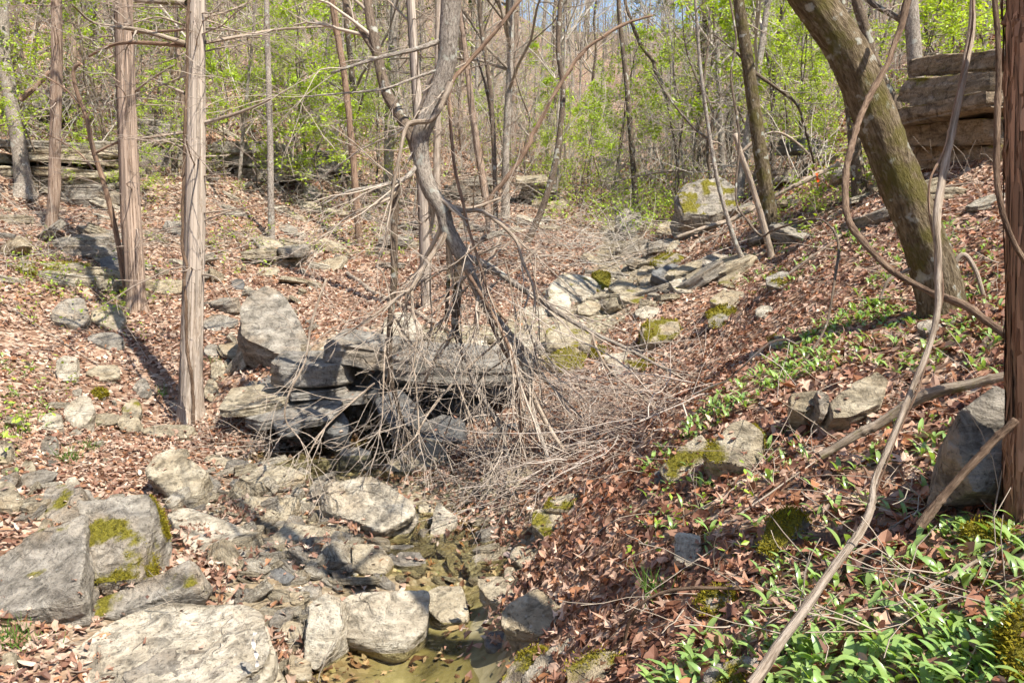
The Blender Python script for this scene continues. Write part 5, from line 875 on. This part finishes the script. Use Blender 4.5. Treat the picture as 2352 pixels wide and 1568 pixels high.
trunkpx('tree', 'thick mossy tree leaning left over the right bank', [(2165,725),(2150,640),(2118,540),(2075,440),(2040,350),(1998,240),(1945,120),(1880,20),(1830,-50)], 124, 104, None, 'mossy', 3, 44, .08, .32, [([(2170,640),(2210,585),(2240,620),(2262,690)], 13, 10, 'dead', -.1, 0), ([(2140,600),(2075,625),(2040,645),(2020,690)], 9, 6, 'dead', .0, 0)], 0, 4)
trunkpx('tree', 'dark trunk leaning left behind the mossy tree', [(2125,372),(2095,310),(2050,230),(2010,150),(1985,60),(1960,-20)], 40, 26, None, 'dark', 6, 20, .07, .4, (), 5, 10, tw=((.5, 1.5), .5, .95))
trunkpx('tree', 'straight grey trunk right behind the mossy tree', [(2118,390),(2112,300),(2106,200),(2098,90),(2092,-10)], 46, 38, None, 'grey', 6, 22, .05, .4, [([(2090,60),(2050,35),(2005,10),(1980,-20)], 13, 11, 'dark', .5, 1)], 4, 10, tw=((.5, 1.5), .5, .95))
trunkpx('tree', 'dark trunk half hidden by the big looping vine', [(1975,450),(1968,380),(1958,280),(1945,180),(1935,80),(1930,-10)], 38, 26, None, 'dark', 6, 20, .07, .4, (), 5, 10, tw=((.5, 1.5), .5, .95))
trunkpx('cedar_tree', 'reddish cedar trunk filling the right edge', [(2378,1240),(2376,1100),(2382,900),(2380,600),(2378,300),(2376,60),(2375,-40)], 158, 140, 2.78, 'red', 5, 48, .14, .2, (), 0, 4)
stick('vine', 'thick woody vine looping across the leaning mossy tree', [(2098,-30),(2060,90),(2030,160),(1985,245),(1960,320),(1948,380),(1938,440),(1950,500),(1990,560),(2050,620),(2130,665),(2210,700),(2310,765),(2380,800)], 25, 15, [5.6, 5.2, 4.6, 3.9, 3.2], 'vine', 'vine', 14, .10)
stick('fallen_branch', 'long dead stem leaning across the right bank with a thin red vine', [(1722,1575),(1800,1470),(1900,1330),(1975,1215),(2000,1150),(2010,1100),(2050,1000),(2095,890),(2145,760),(2155,640),(2148,500),(2170,380),(2205,200),(2225,90),(2240,-40)], 28, 20, [2.15, 2.5, 2.8, 3.1], 'dead', 'branch', 16, .14)
stick('vine', 'thin red vine twined along the long dead stem', [(2000,1160),(2060,1000),(2110,890),(2158,720),(2165,640),(2140,520),(2135,420),(2170,340),(2195,230),(2230,80),(2235,-40)], 8, 5, [2.75, 2.85, 3.0], 'brown', 'vine')
stick('vine', 'smooth brown vine beside the right edge cedar', [(2285,-30),(2292,120),(2287,260),(2286,400),(2298,480),(2330,560),(2380,640)], 20, 16, [2.6, 2.5, 2.4], 'vine', 'vine', 14, .05)
stick('fallen_branch', 'smooth brown stick leaning on the tall grey boulder', [(2108,1205),(2150,1150),(2210,1085),(2270,1020),(2330,965)], 28, 24, [2.62, 2.62], 'vine', 'branch', 14, .05)
stick('fallen_log', 'mossy fallen log lying below the cracked ledge', [(1880,1050),(1960,1005),(2020,975),(2090,925),(2160,895),(2240,880),(2320,866)], 34, 30, [3.75, 3.7, 3.5], 'log', 'log', 16, .12)
stick('fallen_branch', 'short brown stick among the bottom right leeks', [(1920,1322),(1960,1295),(2020,1270)], 18, 15, None, 'vine', 'branch')
stick('fallen_branch', 'curved brown branch arching over the lower bank', [(1432,1490),(1445,1430),(1475,1385),(1530,1358),(1600,1350),(1690,1352),(1750,1358)], 14, 10, [3.3, 3.2, 3.0], 'vine', 'branch', 12, .06, 3)
stick('fallen_log', 'long grey log slanting down the right hillside', [(1925,376),(1860,410),(1780,450),(1700,496),(1630,520),(1550,548)], 17, 9, [15.5, 15.0, 14.5], 'dead', 'log', 12, .1, 6)
stick('fallen_log', 'half buried log pointing down to the little fall', [(800,628),(850,665),(905,692),(960,720),(1010,748),(1055,775)], 15, 12, None, 'dead', 'log', 12, .1)
stick('driftwood', 'orange brown driftwood branch below the plunge pool', [(576,1048),(610,1068),(660,1066),(700,1072),(745,1082)], 10, 8, None, 'vine', 'branch', 10, .1, 3)
stick('driftwood', 'short pale log among twigs left of the pool', [(490,1045),(530,1040),(572,1032)], 14, 10, None, 'dead', 'log')
stick('driftwood', 'forked brown stick at the bottom left of the pool', [(640,1480),(675,1515),(735,1575)], 10, 14, None, 'vine', 'branch', 10, .1, 4)
stick('vine', 'hanging vine looping between the dead snag and the right bank', [(1673,-20),(1690,88),(1680,175),(1697,315),(1690,455),(1718,507),(1750,542),(1778,528),(1865,504),(1904,518),(1925,560),(1918,640),(1900,740),(1870,800),(1820,862)], 8, 6, [8.5, 8.2, 7.6, 6.2, 5.6], 'dark', 'vine')
stick('fallen_branch', 'bowed grey branch lying above the big mossy boulder', [(1700,395),(1560,392),(1480,402),(1400,420)], 8, 4, 26, 'dead', 'branch', 8, .05, 8)
stick('fallen_branch', 'arched pale branch behind the lichen spotted trunk', [(1690,360),(1740,318),(1790,305),(1840,335),(1872,375)], 9, 6, 17, 'dead', 'branch', 8, .05, 6)
stick('fallen_branch', 'cut pale stick leaning below the long grey log', [(1580,580),(1610,545),(1640,512)], 10, 9, None, 'dead', 'branch')
for k, (lab, pa, w) in enumerate([('straight stick lying below the mossy leaning tree', [(1950,690),(2050,685),(2150,700)], 8), ('thin stick pointing at the rough brown rock', [(1560,1190),(1640,1150),(1740,1085)], 6), ('thin pale stick in the leaves under the cracked ledge', [(1700,1180),(1800,1110),(1900,1040)], 7), ('pale stick lying across the bottom right leeks', [(2060,1390),(2200,1310),(2352,1240)], 9), ('long thin stick in front of the stub of dark moss', [(1960,1270),(2100,1180),(2280,1080)], 9), ('stick lying up the slope left of the big cedar', [(0,690),(120,770),(260,860)], 5), ('stick on the leaves by the upper right trees', [(2000,470),(2100,440),(2230,420)], 7), ('fallen stick along the mossy rocks of the right hill', [(1800,640),(1880,580),(1990,500)], 9), ('bleached stick on the broad flat slab', [(385,1440),(400,1410),(440,1392)], 4), ('stick across the top of the bottom right corner', [(2180,1330),(2270,1270),(2360,1225)], 12)]):
    stick('fallen_branch', lab, pa, w, w*.6, None, 'dead', 'branch', 8, .06, 2)
# ---------------------------------------------------------------- the broken tree whose crown hangs to the ground
Y0 = 7.7; r = np.random.default_rng(77); bt = empty('broken_tree', G(1290, 1120), 'broken tree hanging upside down with its bare crown on the ground', 'tree')
def limb(path, w0, w1, ys=(0, 0), bark='grey', tw=4, sides=12, hang=-.02, tl=(.4, 1.25), sub=4, name='branch', bump=.06):
    _seed[0] += 1; pts = pxpath(path, Y0+np.interp(np.linspace(0, 1, len(path)), np.linspace(0, 1, len(ys)), ys)); sp = smooth_path(pts, 7); rr = np.linspace(w0, w1, len(sp))/2/F*Y0*1.0; mb = MB(); tube(mb, sp, rr, sides, (1, 1, 1), bump, _seed[0], None, 4, 9); o = part(name, mb, BARK[bark], bt)
    if tw:
        t2 = MB(); i = r.integers(len(sp)//4, len(sp), tw); tg = np.gradient(sp, axis=0)[i]; tg /= np.linalg.norm(tg, axis=1, keepdims=True); dd = tg+r.normal(size=(tw, 3))*.45; dd /= np.linalg.norm(dd, axis=1, keepdims=True)
        grow(t2, sp[i], dd, r.uniform(*tl, tw), np.maximum(rr[i]*.45, .0035), [(max(2, sub-1), 6, .10, hang, .6, .6, 4), (2, 5, .12, hang, .7, .55, 3), (0, 3, .16, 0, .8, .5, 3)], r, (.38, .315, .25), .0026); part('twig', t2, M_TWIG, o, True, 'stuff')
    return sp
limb([(1040,-60),(1036,0),(1030,80),(1025,150),(995,240),(968,310),(968,370),(985,430),(1015,480),(1030,530),(1068,598)], 46, 32, (.0, 0), 'grey', 6, 26, name='trunk', bump=.07)
limb([(1068,595),(1090,650),(1112,700),(1160,760),(1205,840),(1222,920)], 26, 15, (0, -.2), 'grey', 8, 14)
limb([(962,360),(945,310),(915,260),(885,205),(862,100),(848,30),(842,-40)], 30, 20, (0, .5), 'dark', 4, 18)
limb([(888,205),(870,140),(830,70),(795,10),(775,-40)], 16, 11, (.2, .6), 'dark', 4)
limb([(1018,92),(960,112),(890,128),(830,145),(760,168)], 12, 5, (0, -.6), 'grey', 4)
limb([(1010,160),(950,180),(880,205),(780,215),(700,222)], 7, 3, (0, -.5), 'grey', 4)
limb([(1035,190),(1015,240),(988,276),(945,282),(930,300),(920,345),(905,420),(893,500),(876,590)], 15, 4, (-.1, -.3), 'dead', 6)
limb([(1210,-20),(1140,70),(1070,150),(1040,185),(1025,240)], 9, 11, (.3, 0), 'brown', 3)
limb([(1030,210),(1036,300),(1045,390),(1062,460),(1078,530),(1100,600),(1130,690),(1165,740)], 8, 6, (0, -.3), 'brown', 5)
limb([(965,372),(930,410),(880,425),(800,440),(740,470)], 12, 4, (0, -.5), 'grey', 5)
limb([(915,425),(900,450),(880,462),(800,498),(720,560)], 8, 3, (-.1, -.5), 'dead', 5)
limb([(910,420),(905,520),(905,640),(895,760),(896,850),(905,900),(925,970),(962,1050)], 20, 8, (0, .2), 'dark', 6)
limb([(1015,475),(1060,485),(1110,487),(1180,545),(1200,600),(1225,660),(1230,720)], 11, 5, (0, -.4), 'dead', 7)
limb([(1020,470),(1080,478),(1150,455)], 8, 5, (0, .3), 'dead', 2)
limb([(1070,590),(1120,610),(1180,650),(1240,690),(1310,735),(1370,768),(1440,800),(1510,838),(1580,875)], 18, 5, (0, .2), 'grey', 9)
limb([(1360,765),(1370,800),(1400,850),(1460,900),(1520,950)], 7, 4, (.1, -.2), 'dead', 6)
limb([(1220,900),(1260,980),(1300,1040),(1340,1090),(1375,1135)], 12, 6, (-.2, -.7), 'dead', 6)
limb([(1215,850),(1225,950),(1245,1010),(1262,1060),(1295,1125)], 12, 7, (-.1, -.8), 'grey', 6)
limb([(1050,790),(1075,830),(1090,880),(1120,930),(1150,985),(1165,1040),(1175,1065)], 15, 7, (0, -.3), 'grey', 6)
limb([(1125,940),(1160,975),(1200,990),(1240,985)], 8, 5, (0, .2), 'grey', 4)
limb([(1035,515),(1010,560),(975,610),(945,660),(905,690),(850,730),(790,770)], 14, 4, (0, -.5), 'dead', 8)
limb([(945,655),(948,710),(958,760),(950,830),(935,900)], 8, 3, (-.2, -.6), 'dead', 5)
limb([(1160,770),(1090,830),(1040,880),(990,940),(950,1010)], 6, 4, (0, -.6), 'dead', 6)
limb([(1055,600),(1050,680),(1045,750),(1060,800)], 24, 14, (.3, .2), 'dark', 3)
limb([(1030,560),(1030,640),(1025,720)], 12, 8, (.3, .2), 'dark', 2)
limb([(1110,700),(1150,790),(1190,870),(1200,960),(1210,1060)], 10, 5, (.1, -.3), 'brown', 7)
limb([(1070,620),(1130,720),(1170,800),(1190,880),(1195,980),(1200,1075)], 9, 5, (-.2, -.5), 'brown', 7)
limb([(750,640),(716,740),(700,830),(665,900),(655,960),(690,1010)], 6, 3, (-.4, -.9), 'dead', 5)
limb([(860,880),(800,930),(740,990),(700,1060)], 5, 3, (-.4, -.9), 'dead', 5)
for k in range(26):          # lesser drooping sprays
    u0, v0 = r.uniform(860, 1240), r.uniform(520, 860); dx = r.normal()*110; u1 = u0+dx; pa = [(u0, v0), (u0+dx*.35, v0+r.uniform(20, 60)), (u0+dx*.75, v0+r.uniform(70, 150)), (u1, v0+r.uniform(140, 260))]
    limb(pa, 5, 2.6, (r.uniform(-.3, .3), r.uniform(-.9, .5)), 'dead', 5, 5, -.02, (.3, .9), 3)
for k, (lab, pa, w) in enumerate([('pale log crossing the upper stream below the mossy hump', [(1380,600),(1470,585),(1560,572)], 9), ('grey log slanting over the upper stream stones', [(1560,545),(1490,572),(1400,610)], 7), ('thin log lying left of the big mossy boulder', [(1330,520),(1430,500),(1540,505)], 7), ('bleached log end by the grey pointed rock', [(1340,455),(1400,475),(1450,505)], 8), ('brown log under the bowed branch', [(1480,450),(1560,440),(1640,425)], 9), ('dark log along the foot of the right hill', [(1600,560),(1680,530),(1760,500)], 10), ('long thin log across the middle slope', [(1020,560),(1130,575),(1220,600)], 6), ('log half sunk beside the flat bedded ledge', [(1060,480),(1150,500),(1230,530)], 6)]):
    stick('fallen_log', lab, pa, w, w*.7, None, 'dead', 'log', 8, .08, 5)
# ---------------------------------------------------------------- brush and twigs
def brush(mb, polys_px, n, L, rad, hmax, r, col, bias=None, wander=.16, up=-.03, sub=1, m=5):
    k = n//len(polys_px); p = np.concatenate([Gm(*sample_poly(pl, k, r)) for pl in polys_px]); n = len(p); p[:, 2] += r.uniform(.01, hmax, n)
    d = r.normal(size=(n, 3))*np.array([1, 1, .35])
    if bias is not None: d = d*.55+np.asarray(bias)*r.choice([-1, 1], (n, 1))
    d /= np.linalg.norm(d, axis=1, keepdims=True); spec = [(sub, m, wander, up, .8, .55, 3), (0, 3, .2, up*.5, 1, 1, 3)] if sub else [(0, m, wander, up, 1, 1, 3)]
    sc = 1+p[:, 1]*.04; grow(mb, p, d, r.uniform(*L, n)*sc, np.full(n, rad)*r.uniform(.5, 1.3, n)*sc, spec, r, col, .002)
bp = empty('brush_pile', G(1420, 1000), 'tangled heap of thin grey twigs right of the little fall', 'brush pile'); r = np.random.default_rng(31); mb = MB()
PILE = [((1180,880),(1330,850),(1560,890),(1640,900),(1560,990),(1470,1070),(1330,1110),(1200,1060)), ((1260,900),(1480,900),(1560,960),(1400,1060),(1280,1040))]
brush(mb, PILE, 90, (.6, 1.7), .0065, .22, r, (.42, .355, .30), (.45, -.1, .05), .17, -.035, 3, 9); brush(mb, PILE, 420, (.2, .8), .0035, .16, r, (.34, .265, .21), None, .2); part('twigs', mb, M_TWIG, bp, True, 'stuff')
mb = MB(); r = np.random.default_rng(32)
brush(mb, [((1260,520),(1500,500),(1720,520),(1700,600),(1500,620),(1300,600)), ((1180,560),(1420,540),(1600,580),(1400,640),(1220,640))], 260, (.4, 1.5), .0055, .3, r, (.42, .37, .31), None, .2)
brush(mb, [((0,430),(420,380),(820,420),(1000,560),(700,620),(300,600),(0,640))], 700, (.4, 1.3), .004, .25, r, (.42, .365, .30), None)
brush(mb, [((0,150),(1300,250),(1300,460),(600,420),(0,380))], 900, (.6, 2.0), .0065, 1.2, r, (.42, .375, .315), (.2, .1, .9), .16, .03)
brush(mb, [((1250,380),(1900,330),(1900,440),(1600,480),(1250,480))], 700, (.6, 2.2), .0065, 1.2, r, (.40, .355, .295), (.2, .1, .9), .16, .03)
brush(mb, [((850,400),(1320,420),(1400,600),(1000,640),(860,560))], 520, (.5, 1.6), .0045, .5, r, (.41, .36, .30), None, .16)
brush(mb, [((440,960),(700,960),(700,1060),(480,1040))], 300, (.15, .5), .0035, .06, r, (.36, .30, .235), None, .1)
brush(mb, [((820,1040),(1180,1020),(1320,1100),(1180,1170),(960,1120))], 340, (.2, .7), .004, .14, r, (.35, .29, .235), None, .1)
brush(mb, [((1450,1100),(2300,700),(2330,1500),(1500,1500)), ((0,700),(400,700),(430,1050),(0,1100)), ((1800,450),(2300,350),(2300,650),(1900,650))], 420, (.15, .6), .0032, .03, r, (.33, .27, .21), None, .1, -.01, 1)
tag(obj('fallen_twigs', mb.mesh('fallen_twigs', M_TWIG)), 'thin grey twigs and brush littering the slopes', 'brush', None, 'stuff')
# ---------------------------------------------------------------- green things on the ground
def leek_leaf(seed):
    r = np.random.default_rng(seed); L = 1.; w = r.uniform(.07, .105); t = np.linspace(0, 1, 9); bend = r.uniform(.7, 1.25); a = 1.25-bend*1.5*t**1.2; ds = L/8
    x = np.concatenate([[0], np.cumsum(np.cos(a)[:-1]*ds)]); z = np.concatenate([[0], np.cumsum(np.sin(a)[:-1]*ds)]); tw = r.normal()*.08*t
    wd = w*np.where(t < .22, .07+.1*t, np.sin(np.clip((t-.18)/.82, 0, 1)**.75*math.pi)**.8+.04); wd[-1] = .004
    V = np.concatenate([np.stack([x, wd+tw, z+wd*.35], 1), np.stack([x, tw, z], 1), np.stack([x, -wd+tw, z+wd*.35], 1)]); i = np.arange(8); q = np.concatenate([np.stack([i, i+1, i+10, i+9], 1), np.stack([i+9, i+10, i+19, i+18], 1)])
    g = np.array([.18, .29, .09])*r.uniform(.8, 1.2)+np.array([.05, .03, 0])*r.random(); c = np.repeat((g[None]*np.linspace(1.25, .95, 9)[:, None]), 1, 0); c = np.vstack([c, c*1.15, c]); return V, q, c
M_LEEK = m_leaf('leek_leaf', None, .30, .35, .6, (1.2, 1.25, .4)); LEEK = [leek_leaf(40+k) for k in range(10)]; LEEKM = []
for V, q, c in LEEK: mb = MB(); mb.add(V, q, None, None, c); LEEKM.append(mb.mesh('leaf', M_LEEK))
ZONES = [(((1500,1568),(1660,1420),(1780,1300),(1960,1250),(2080,1260),(2352,1130),(2420,1250),(2420,1620),(1500,1620)), 500, 'leek plant in the dense patch at the bottom right', 'leeks in the bottom right patch'),
         (((1470,1090),(1560,990),(1700,870),(1850,740),(2000,700),(2300,760),(2300,880),(2080,870),(1960,840),(1800,890),(1700,950),(1600,1010),(1500,1110)), 480, 'leek plant in the green band along the crest of the right bank', 'leeks along the crest of the right bank'),
         (((1500,1100),(1800,950),(2100,960),(2300,1000),(2200,1200),(1700,1300),(1400,1250)), 130, 'leek plant scattered over the leaves in the middle of the right bank', 'scattered leeks on the middle of the right bank'),
         (((1950,560),(2300,480),(2300,760),(1950,720)), 170, 'leek plant on the leaves round the leaning mossy tree', 'leeks round the leaning mossy tree'),
         (((1560,540),(1950,420),(1980,560),(1800,680),(1700,680)), 150, 'green spring plant on the mossy right slope', 'plants on the mossy right slope'),
         (((0,820),(60,800),(120,960),(150,1080),(0,1100)), 60, 'green spring plant in the leaves at the left edge', 'plants at the left edge')]
r = np.random.default_rng(91); PL = []
for zi, (pl, n, lab, grp) in enumerate(ZONES):
    us, vs = sample_poly(pl, n*2, r); gs = Gm(us, vs); ok = (gs[:, 1] < 17) & (fb2(gs[:, 0], gs[:, 1], 1.6, 60) > r.uniform(-.6, .35, len(us))); PL += [(g, zi, u, v) for g, u, v in zip(gs[ok][:n], us[ok], vs[ok])]
LM = [((1800,1480), 'left of the long dead stem near the bottom'), ((1960,1300), 'round the short brown stick'), ((2080,1400), 'right of the long dead stem'), ((2200,1300), 'by the pale stick on the right'), ((2280,1220), 'below the right edge cedar'), ((2180,1500), 'near the bottom right corner'), ((1990,1520), 'at the bottom edge right of the long dead stem'), ((2320,1400), 'at the right edge above the mossy corner stone'), ((1640,1540), 'by the low mossy rock at the bottom'), ((1850,1380), 'along the long dead stem')]
def leek_label(zi, u, v): return ZONES[zi][2] if zi else 'leek plant '+min(LM, key=lambda t: (t[0][0]-u)**2+(t[0][1]-v)**2)[1]
vis = np.array([-(p[0][1]) if -20 < p[2] < 2300 and p[3] < 1590 else -99 for p in PL]); top = set(np.argsort(-vis)[:290].tolist()); rest = MB()
for i, (g, zi, u, v) in enumerate(PL):
    n = int(r.integers(2, 4)); az = r.uniform(0, 6.28); s0 = r.uniform(.06, .125) if zi != 4 else r.uniform(.06, .12)
    if i in top:
        root = empty('leek_plant', g-np.array([0, 0, .005]), leek_label(zi, u, v), 'plant', ZONES[zi][3])
        for k in range(n):
            o = obj('leaf', LEEKM[r.integers(10)], root); s = s0*r.uniform(.75, 1.2); o.scale = (s, s*r.uniform(.9, 1.3), s); o.rotation_euler = (r.normal()*.2, r.normal()*.2, az+k*(6.28/n)+r.normal()*.5)
    else:
        for k in range(n):
            V, q, c = LEEK[r.integers(10)]; s = s0*r.uniform(.75, 1.2); a = az+k*(6.28/n)+r.normal()*.5; ca, sa = math.cos(a), math.sin(a); rest.add(np.stack([V[:, 0]*ca-V[:, 1]*sa, V[:, 0]*sa+V[:, 1]*ca, V[:, 2]], 1)*s+g, q, None, None, c*r.uniform(.8, 1.2))
tag(obj('leek_carpet', rest.mesh('leek_carpet', M_LEEK)), 'green leek leaves filling in the patches on the right bank', 'ground cover', None, 'stuff')
# undergrowth: small fresh leaves close over the slopes
ug, us = MB(), MB(); r = np.random.default_rng(17)
def sprigs(pl, n, h, size, per, col):
    gs = Gm(*sample_poly(pl, n*3, r)); p = gs[fb2(gs[:, 0], gs[:, 1], .45, 71) > r.uniform(-.5, .4, len(gs))][:n]; n = len(p)
    sc = 1+p[:, 1]*.03; d = np.stack([r.normal(size=n)*.35, r.normal(size=n)*.35, np.ones(n)], 1); X = polys(p, d/np.linalg.norm(d, axis=1, keepdims=True), r.uniform(.3, 1, n)*h*sc, 4, .12, .02, r); batch(us, X, np.full((n, 5), .0025)*sc[:, None], 3, (.27, .2, .14), .2, r)
    q = along(X, per, r, .35); s2 = np.repeat(sc, per); leaves(ug, q+r.normal(size=q.shape)*.035*s2[:, None], size*s2.mean(), r, col)
sprigs(((0,560),(120,560),(200,700),(100,1000),(0,1100)), 70, .35, .05, 7, (.31, .46, .06)); sprigs(((100,620),(420,600),(420,900),(150,980)), 50, .3, .04, 6, (.31, .46, .06))
sprigs(((300,380),(800,400),(1000,560),(700,600),(320,560)), 130, .45, .05, 8, (.31, .46, .06)); sprigs(((0,150),(1250,250),(1280,450),(600,430),(0,400)), 330, .8, .055, 10, (.31, .46, .06))
sprigs(((1250,380),(1560,380),(1640,470),(1500,560),(1250,520)), 420, .8, .055, 11, (.31, .46, .06)); sprigs(((1560,330),(2100,250),(2100,400),(1800,560),(1600,470)), 330, .5, .05, 9, (.31, .46, .06)); sprigs(((1980,120),(2352,60),(2352,300),(2000,330)), 260, .6, .05, 9, (.31, .46, .06))
sprigs(((230,640),(340,640),(330,760),(240,740)), 26, .45, .06, 8, (.31, .46, .06)); sprigs(((480,560),(1000,520),(1000,620),(520,640)), 70, .3, .045, 6, (.31, .46, .06)); sprigs(((1440,1120),(1800,1060),(1900,1300),(1500,1400)), 16, .12, .04, 5, (.31, .46, .06))
u_ = tag(obj('undergrowth', us.mesh('undergrowth', M_TWIG)), 'fresh green seedlings and low sprigs over the slopes', 'undergrowth', None, 'stuff'); o = obj('foliage', ug.mesh('foliage', M_GREEN, smooth=False), u_); o['kind'] = 'stuff'
def grass(label, u, v, n, h, sp=.05):
    g = G(u, v); mb = MB(); r = np.random.default_rng(int(u*7+v)); p = g+np.stack([r.normal(size=n)*sp, r.normal(size=n)*sp, np.zeros(n)-.01], 1); d = np.stack([r.normal(size=n)*.35, r.normal(size=n)*.35, np.ones(n)], 1); d /= np.linalg.norm(d, axis=1, keepdims=True); X = polys(p, d, r.uniform(.5, 1, n)*h, 6, .06, -.07, r)
    batch(mb, X, np.linspace(.0035, .0006, 7)[None]*np.ones((n, 1)), 3, (.16, .30, .05), .3, r); tag(obj('grass_tuft', mb.mesh('grass_tuft', M_GREEN, g), None, g), label, 'grass tuft')
for a in [('bright grass tuft at the left edge by the bottom slabs', 22, 1475, 80, .16), ('pale grass tuft in the left leaves below the white block', 155, 1060, 50, .24), ('grass tuft right of the upper left rubble', 205, 1030, 40, .16), ('grass tuft on the steep bank over the curved branch', 1510, 1370, 36, .20), ('thin grass tuft beside the pale cedar', 497, 835, 26, .18), ('grass tuft by the foot of the pale cedar', 372, 905, 26, .2), ('tall grass blades at the far left edge', 50, 990, 22, .4), ('small grass tuft below the big grey slab', 55, 1420, 26, .1), ('grass tuft by the white angular block', 200, 985, 24, .2), ('grass tuft at the foot of the layered outcrop', 2210, 330, 40, .3), ('grass tuft in front of the grassy outcrop stones', 2275, 305, 40, .3), ('small grass tuft in the leaves beside the broad slab', 85, 1470, 24, .09)]: grass(*a)
# small things
def petal_flower(u, v):
    g = G(u, v, .07); mb = MB(); r = np.random.default_rng(3)
    for k in range(6):
        a = k*1.047; d = np.array([math.cos(a), math.sin(a)*.6-.3, .35]); d /= np.linalg.norm(d); s = np.cross(d, [0, 0, 1.]); s /= np.linalg.norm(s); L = .03; mb.add([g, g+d*L*.5+s*.006, g+d*L, g+d*L*.5-s*.006], [[0, 1, 2, 3]], None, None, (.7, .5, .02))
    b = g-np.array([0, 0, .07]); root = empty('wildflower', b, 'tiny yellow star shaped wildflower on the cracked ledge', 'flower'); part('petals', mb, M_LEEK, root, False); m2 = MB(); tube(m2, [b, b+[0, 0, .04], g], .0016, 5, (.12, .2, .04)); part('stem', m2, M_TWIG, root)
petal_flower(1990, 892)
m_, N, Lk, out = mat('tape_orange'); p_ = N('BsdfPrincipled'); p_.inputs['Base Color'].default_value = (.8, .1, .015, 1); p_.inputs['Roughness'].default_value = .4; Lk(p_.outputs[0], out.inputs[0]); M_ORANGE = m_
m_, N, Lk, out = mat('plastic_white'); p_ = N('BsdfPrincipled'); p_.inputs['Base Color'].default_value = (.75, .74, .7, 1); p_.inputs['Roughness'].default_value = .45; Lk(p_.outputs[0], out.inputs[0]); M_WHITE = m_
def ribbon(name, label, cat, path, w, y, m):
    pts = smooth_path(pxpath(path, y), 5); s = np.array([w/2, .02*w, 0]); n = len(pts); k = np.arange(n); tw = np.stack([np.cos(k*.5), np.sin(k*.5), 0*k], 1)*w/2; mb = MB(); V = np.concatenate([pts-tw, pts+tw]); i = np.arange(n-1); mb.add(np.concatenate([V, V+[0, .003, 0]]), np.concatenate([np.stack([i, i+1, i+1+n, i+n], 1), np.stack([i, i+n, i+1+n, i+1], 1)+2*n])); base = pts[pts[:, 2].argmin()]
    tag(obj(name, mb.mesh(name, m, base), None, base), label, cat)
ribbon('flagging_tape', 'orange flagging tape hanging from the long grey log', 'tape', [(1876,398),(1878,412),(1882,424),(1886,432)], .06, 15.1, M_ORANGE)
ribbon('flagging_tape', 'red orange tape strip standing right of the hanging tape', 'tape', [(1897,414),(1898,425),(1898,436)], .03, 15.0, M_ORANGE)
g_ = G(560, 1530, .2); ribbon('plastic_strip', 'white twisted strip of debris hanging on the broad slab', 'debris', [(586,1452),(581,1470),(585,1490),(590,1508),(591,1530)], .02, g_[1]-.12, M_WHITE)
